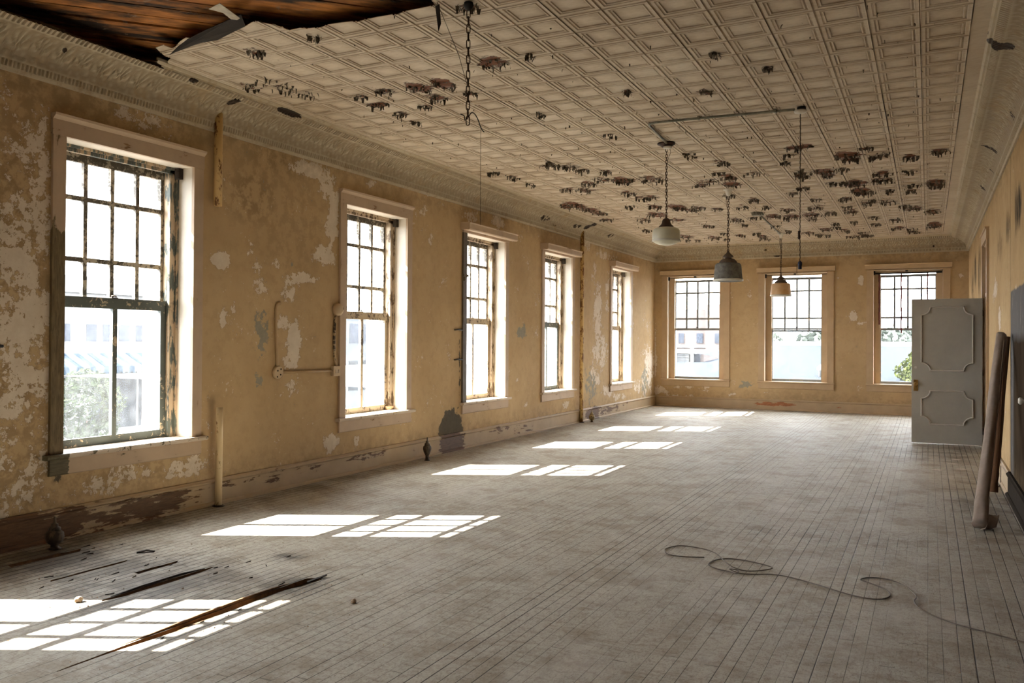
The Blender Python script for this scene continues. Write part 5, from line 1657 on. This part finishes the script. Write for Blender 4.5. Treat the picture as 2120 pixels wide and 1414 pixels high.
# curls of paint peeling off the tin: far too many to count
mb = MB()
rg = random.Random(21)
def curl(x, y, L, w):
    a = rg.uniform(0, 2 * math.pi)
    dx, dy = math.cos(a), math.sin(a)
    px, py = -dy * w / 2, dx * w / 2
    px2, py2 = px * rg.uniform(0.2, 0.9), py * rg.uniform(0.2, 0.9)
    n = 4
    prev = None
    ang = rg.uniform(0.2, 0.9)
    z, h = ZC + 0.002, 0.0
    for i in range(n + 1):
        f = i / n
        qx, qy = px + (px2 - px) * f, py + (py2 - py) * f
        A = mb.p(x + dx * h + qx, y + dy * h + qy, z)
        B = mb.p(x + dx * h - qx, y + dy * h - qy, z)
        if prev:
            mb.face((prev[0], A, B, prev[1]))
        prev = (A, B)
        ang += rg.uniform(0.1, 0.6)
        h += math.cos(ang) * L / n
        z -= abs(math.sin(ang)) * L / n
for cx, cy_2, ra, rb, s in RUST:
    near = cy_2 < 9
    for k in range(int((10 if near else 9) + s * 18)):
        a = rg.uniform(0, 2 * math.pi)
        q = rg.uniform(0.35, 1.15)
        curl(cx + math.cos(a) * ra * q, cy_2 + math.sin(a) * rb * q * (0.8 if near else 0.65), rg.uniform(0.015, 0.055) * (1 if near else 1.3), rg.uniform(0.008, 0.035) * (1 if near else 1.3))
for k in range(500):
    x, y = rg.uniform(-5.2, 0.2), rg.uniform(4.6, 18.5)
    curl(x, y, rg.uniform(0.01, 0.035), rg.uniform(0.005, 0.018))
mb.build('peeling_paint', M_flake, parent=ceil)['kind'] = 'stuff'
# ------------------------------------------------------------------ the street outside the left windows
mb = MB()
mb.quad((-90, -60, -4.4), (-6.45, -60, -4.4), (-6.45, 120, -4.4), (-90, 120, -4.4))
structure(mb.build('ground', M_road))
mb = MB()
mb.quad((-6.45, 19.8, -4.4), (60, 19.8, -4.4), (60, 140, -4.4), (-6.45, 140, -4.4))
structure(mb.build('ground_back', M_road))
FX = -40.0
def far(y, z):                                  # facade measured at x = -24, set back to FX
    k = FX / -24
    return y * k, 1.5 + (z - 1.5) * k
t = empty('white_building', (FX, 30.5, -4.4), 'white two-storey building across the street seen through the nearest window', 'building')
mb = MB()
mb.box(FX - 10, FX, 22.0, 34.6, -4.4, 4.8)
mb.build('facade', M_ext_white, parent=t)
mb = MB()
mb.box(FX, FX + 0.25, 21.9, 34.7, 3.9, 4.15)
mb.build('cornice', M_ext_white, parent=t)
for y0, y1 in ((15.9, 16.25), (16.75, 17.1), (17.66, 18.03), (18.25, 18.62), (18.85, 19.27), (19.51, 20.0), (20.2, 20.55)):
    (a, z1), (b, z0) = far(y0, 1.96), far(y1, 1.40)
    mb = MB()
    mb.box(FX - 0.02, FX + 0.03, a, b, z0, z1)
    mb.build('window', M_ext_glass, parent=t)
a0, a1 = 24.0, 34.2
z1, z0, zv = far(0, 1.02)[1], far(0, 0.61)[1], far(0, 0.40)[1]
mb = MB()
n = 60
for i in range(n):
    p, q = a0 + (a1 - a0) * i / n, a0 + (a1 - a0) * (i + 1) / n
    mb.quad((FX + 0.05, p, z1), (FX + 0.05, q, z1), (FX + 1.5, q, z0), (FX + 1.5, p, z0))
    mb.quad((FX + 1.5, p, z0), (FX + 1.5, q, z0), (FX + 1.5, q, zv + 0.06 * (i % 2)), (FX + 1.5, p, zv + 0.06 * (i % 2)))
o = mb.build('awning', M_awn, parent=t)
o.modifiers.new('thick', 'SOLIDIFY').thickness = 0.02
mb = MB()
mb.box(FX - 0.02, FX + 0.04, 29.8, 34.0, -3.4, zv + 0.2)
mb.build('shopfront', M_ext_shop, parent=t)
for y in (29.9, 31.2, 32.6, 33.9):
    mb = MB()
    mb.box(FX + 0.04, FX + 0.10, y - 0.05, y + 0.05, -3.4, zv + 0.2)
    mb.build('mullion', M_ext_white, parent=t)

t = empty('grey_building', (FX, 52.5, -4.4), 'pale grey building with a dark garage opening seen through the second window', 'building')
mb = MB()
mb.box(FX - 10, FX, 35.2, 64, -4.4, 3.6)
mb.build('facade', M_ext_grey, parent=t)
for y0, y1 in ((30.3, 30.7), (31.16, 31.83), (32.2, 32.7), (34.2, 34.8), (36.2, 36.8)):
    (a, z1), (b, z0) = far(y0, 2.26), far(y1, 1.34)
    mb = MB()
    mb.box(FX - 0.02, FX + 0.03, a, b, z0, z1)
    mb.build('window', M_ext_glass, parent=t)
(a, z1), (b, z0) = far(31.1, 0.53), far(33.2, -0.86)
mb = MB()
mb.box(FX - 0.02, FX + 0.04, a, b, z0, z1)
mb.build('garage_door', M_ext_shop, parent=t)

def tree(name, base, ht, rx, ry, rz, nleaf, ls, m, label, seed, trunk=0.08):
    r_ = random.Random(seed)
    bx, by, bz = base
    t = empty(name, base, label, 'tree')
    mb = MB()
    for k in range(nleaf):
        while True:
            u, v, w = r_.uniform(-1, 1), r_.uniform(-1, 1), r_.uniform(-1, 1)
            q = u * u + v * v + w * w
            if 0.25 < q < 1:
                break
        c = Vector((bx + u * rx * (1 + 0.2 * math.sin(w * 7)), by + v * ry, bz + ht + w * rz))
        d = Vector((r_.gauss(0, 1), r_.gauss(0, 1), r_.gauss(0, 1))).normalized()
        e = d.cross(Vector((0.3, 0.5, 0.8))).normalized()
        s = ls * r_.uniform(0.6, 1.3)
        mb.face([mb.p(*(c - d * s)), mb.p(*(c + e * s * 0.5)), mb.p(*(c + d * s)), mb.p(*(c - e * s * 0.5))])
    mb.build('foliage', m, parent=t, fix=False)
    mb = MB()
    mb.tube([(bx, by, bz), (bx + 0.1, by, bz + ht * 0.6), (bx, by + 0.05, bz + ht)], [trunk, trunk * 0.8, trunk * 0.4], 8)
    mb.build('trunk', M_bark, parent=t)
    return t
tree('street_tree', (-35, 25.8, -4.4), 2.6, 1.6, 1.6, 1.9, 2600, 0.16, M_street_leaf, 'pale green bushy street tree in front of the white building', 3)

# ------------------------------------------------------------------ behind the back windows
t = empty('brick_building', (-15, 60, -4.4), 'faded pinkish brick building far behind the left back window', 'building')
mb = MB()
mb.box(-17.6, -13.9, 60, 68, -4.4, 3.87)
mb.build('facade', M_pink_brick, parent=t)
mb = MB()
mb.box(-14.25, -11.8, 59.5, 68, -4.4, 4.2)
mb.build('stair_block', M_pink_brick, parent=t)
mb = MB()
mb.box(-17.7, -13.8, 59.9, 60.0, 1.1, 1.3)
mb.build('ledge', M_coping, parent=t)
for a, b in ((-16.35, -15.95), (-15.03, -14.57), (-13.6, -13.2), (-12.7, -12.3)):
    mb = MB()
    mb.box(a, b, 59.45 if a > -14 else 59.95, 60.05, 1.43, 2.14)
    mb.build('window', M_ext_glass, parent=t)
t = empty('corrugated_shed', (-8, 30, 0.0), 'pale corrugated shed wall with a white corner post outside the left back window', 'shed')
mb = MB()
for k in range(24):
    z = 0.05 + k * 0.042
    mb.box(-8.6, -7.78, 30 - 0.012 * (k % 2), 31.5, z, z + 0.042)
mb.build('wall', M_corr, parent=t)
mb = MB()
mb.box(-7.72, -7.62, 29.95, 30.05, 0.0, 1.75)
mb.build('post', M_coping, parent=t)
mb = MB()
mb.box(-7.62, -7.42, 30.1, 30.16, 0.05, 1.06)
mb.build('side_door', M_roof, parent=t)
mb = MB()
mb.prism([(30.2, 0.05), (30.2, 1.06), (34.5, 0.75), (34.5, 0.05)], -7.42, -7.30)
mb.build('brick_parapet', M_pink_brick, parent=t)
mb = MB()
mb.box(-9.2, -7.5, 29.97, 32, 1.08, 1.22)
mb.build('roof_slab', M_coping, parent=t)
mb = MB()
mb.quad((-30, 21.0, 0.04), (-5.2, 21.0, 0.04), (-9.0, 45, 0.04), (-30, 45, 0.04))
tag(mb.build('roof_terrace', M_coping, origin=(-12, 30, 0.04)), 'bright flat roof around the corrugated shed outside the left back window', 'roof')
t = empty('flat_roof', (-2, 33, 0.4), 'blue-grey flat roof with a white coping outside the middle and right back windows', 'roof')
mb = MB()
mb.prism([(22.0, 0.30), (22.0, 0.46), (45.0, 1.36), (45.0, 1.2)], -8.8, 12)
mb.build('roofing', M_roof, parent=t)
mb = MB()
mb.box(-9, 12, 45.0, 45.4, 1.2, 1.57)
mb.build('coping', M_coping, parent=t)
mb = MB()
mb.box(-9, 12, 21.7, 22.0, 0.2, 0.52)
mb.build('gutter_edge', M_coping, parent=t)
t = empty('roof_vent', (-2.62, 24.5, 0.55), 'white round roof vent at the right edge of the middle back window', 'vent')
mb = MB()
mb.lathe([(0.11, 0.52), (0.11, 0.72), (0.15, 0.74), (0.15, 0.82), (0.05, 0.90)], -2.62, 24.5, 20)
mb.build('hood', M_coping, parent=t)
mb = MB()
mb.tube([(-2.60, 24.5, 0.88), (-2.60, 24.5, 1.12)], 0.012, 6)
mb.build('mast', M_roof, parent=t)
for k, (x, y, ht, rx, rz, lab) in enumerate([(-15.5, 84, 4.6, 4.4, 2.6, 'hazy far tree line at the left of the middle back window'), (-9.5, 92, 4.6, 5, 2.5, 'hazy far tree line at the right of the middle back window'), (-3.2, 84, 4.8, 4.2, 2.5, 'hazy far tree seen through the right back window beside the door'), (4.5, 93, 5.0, 5, 2.5, 'hazy far tree hidden mostly by the open door')]):
    tree('far_tree', (x, y, -4.4), ht, rx, 3, rz, 1500, 0.5, M_leaf_far, lab, 30 + k, 0.2)
tree('near_tree', (-0.1, 24.2, -4.4), 5.0, 0.62, 0.8, 0.85, 2600, 0.06, M_leaf, 'bright yellow-green treetop low in the right back window next to the door', 50, 0.06)
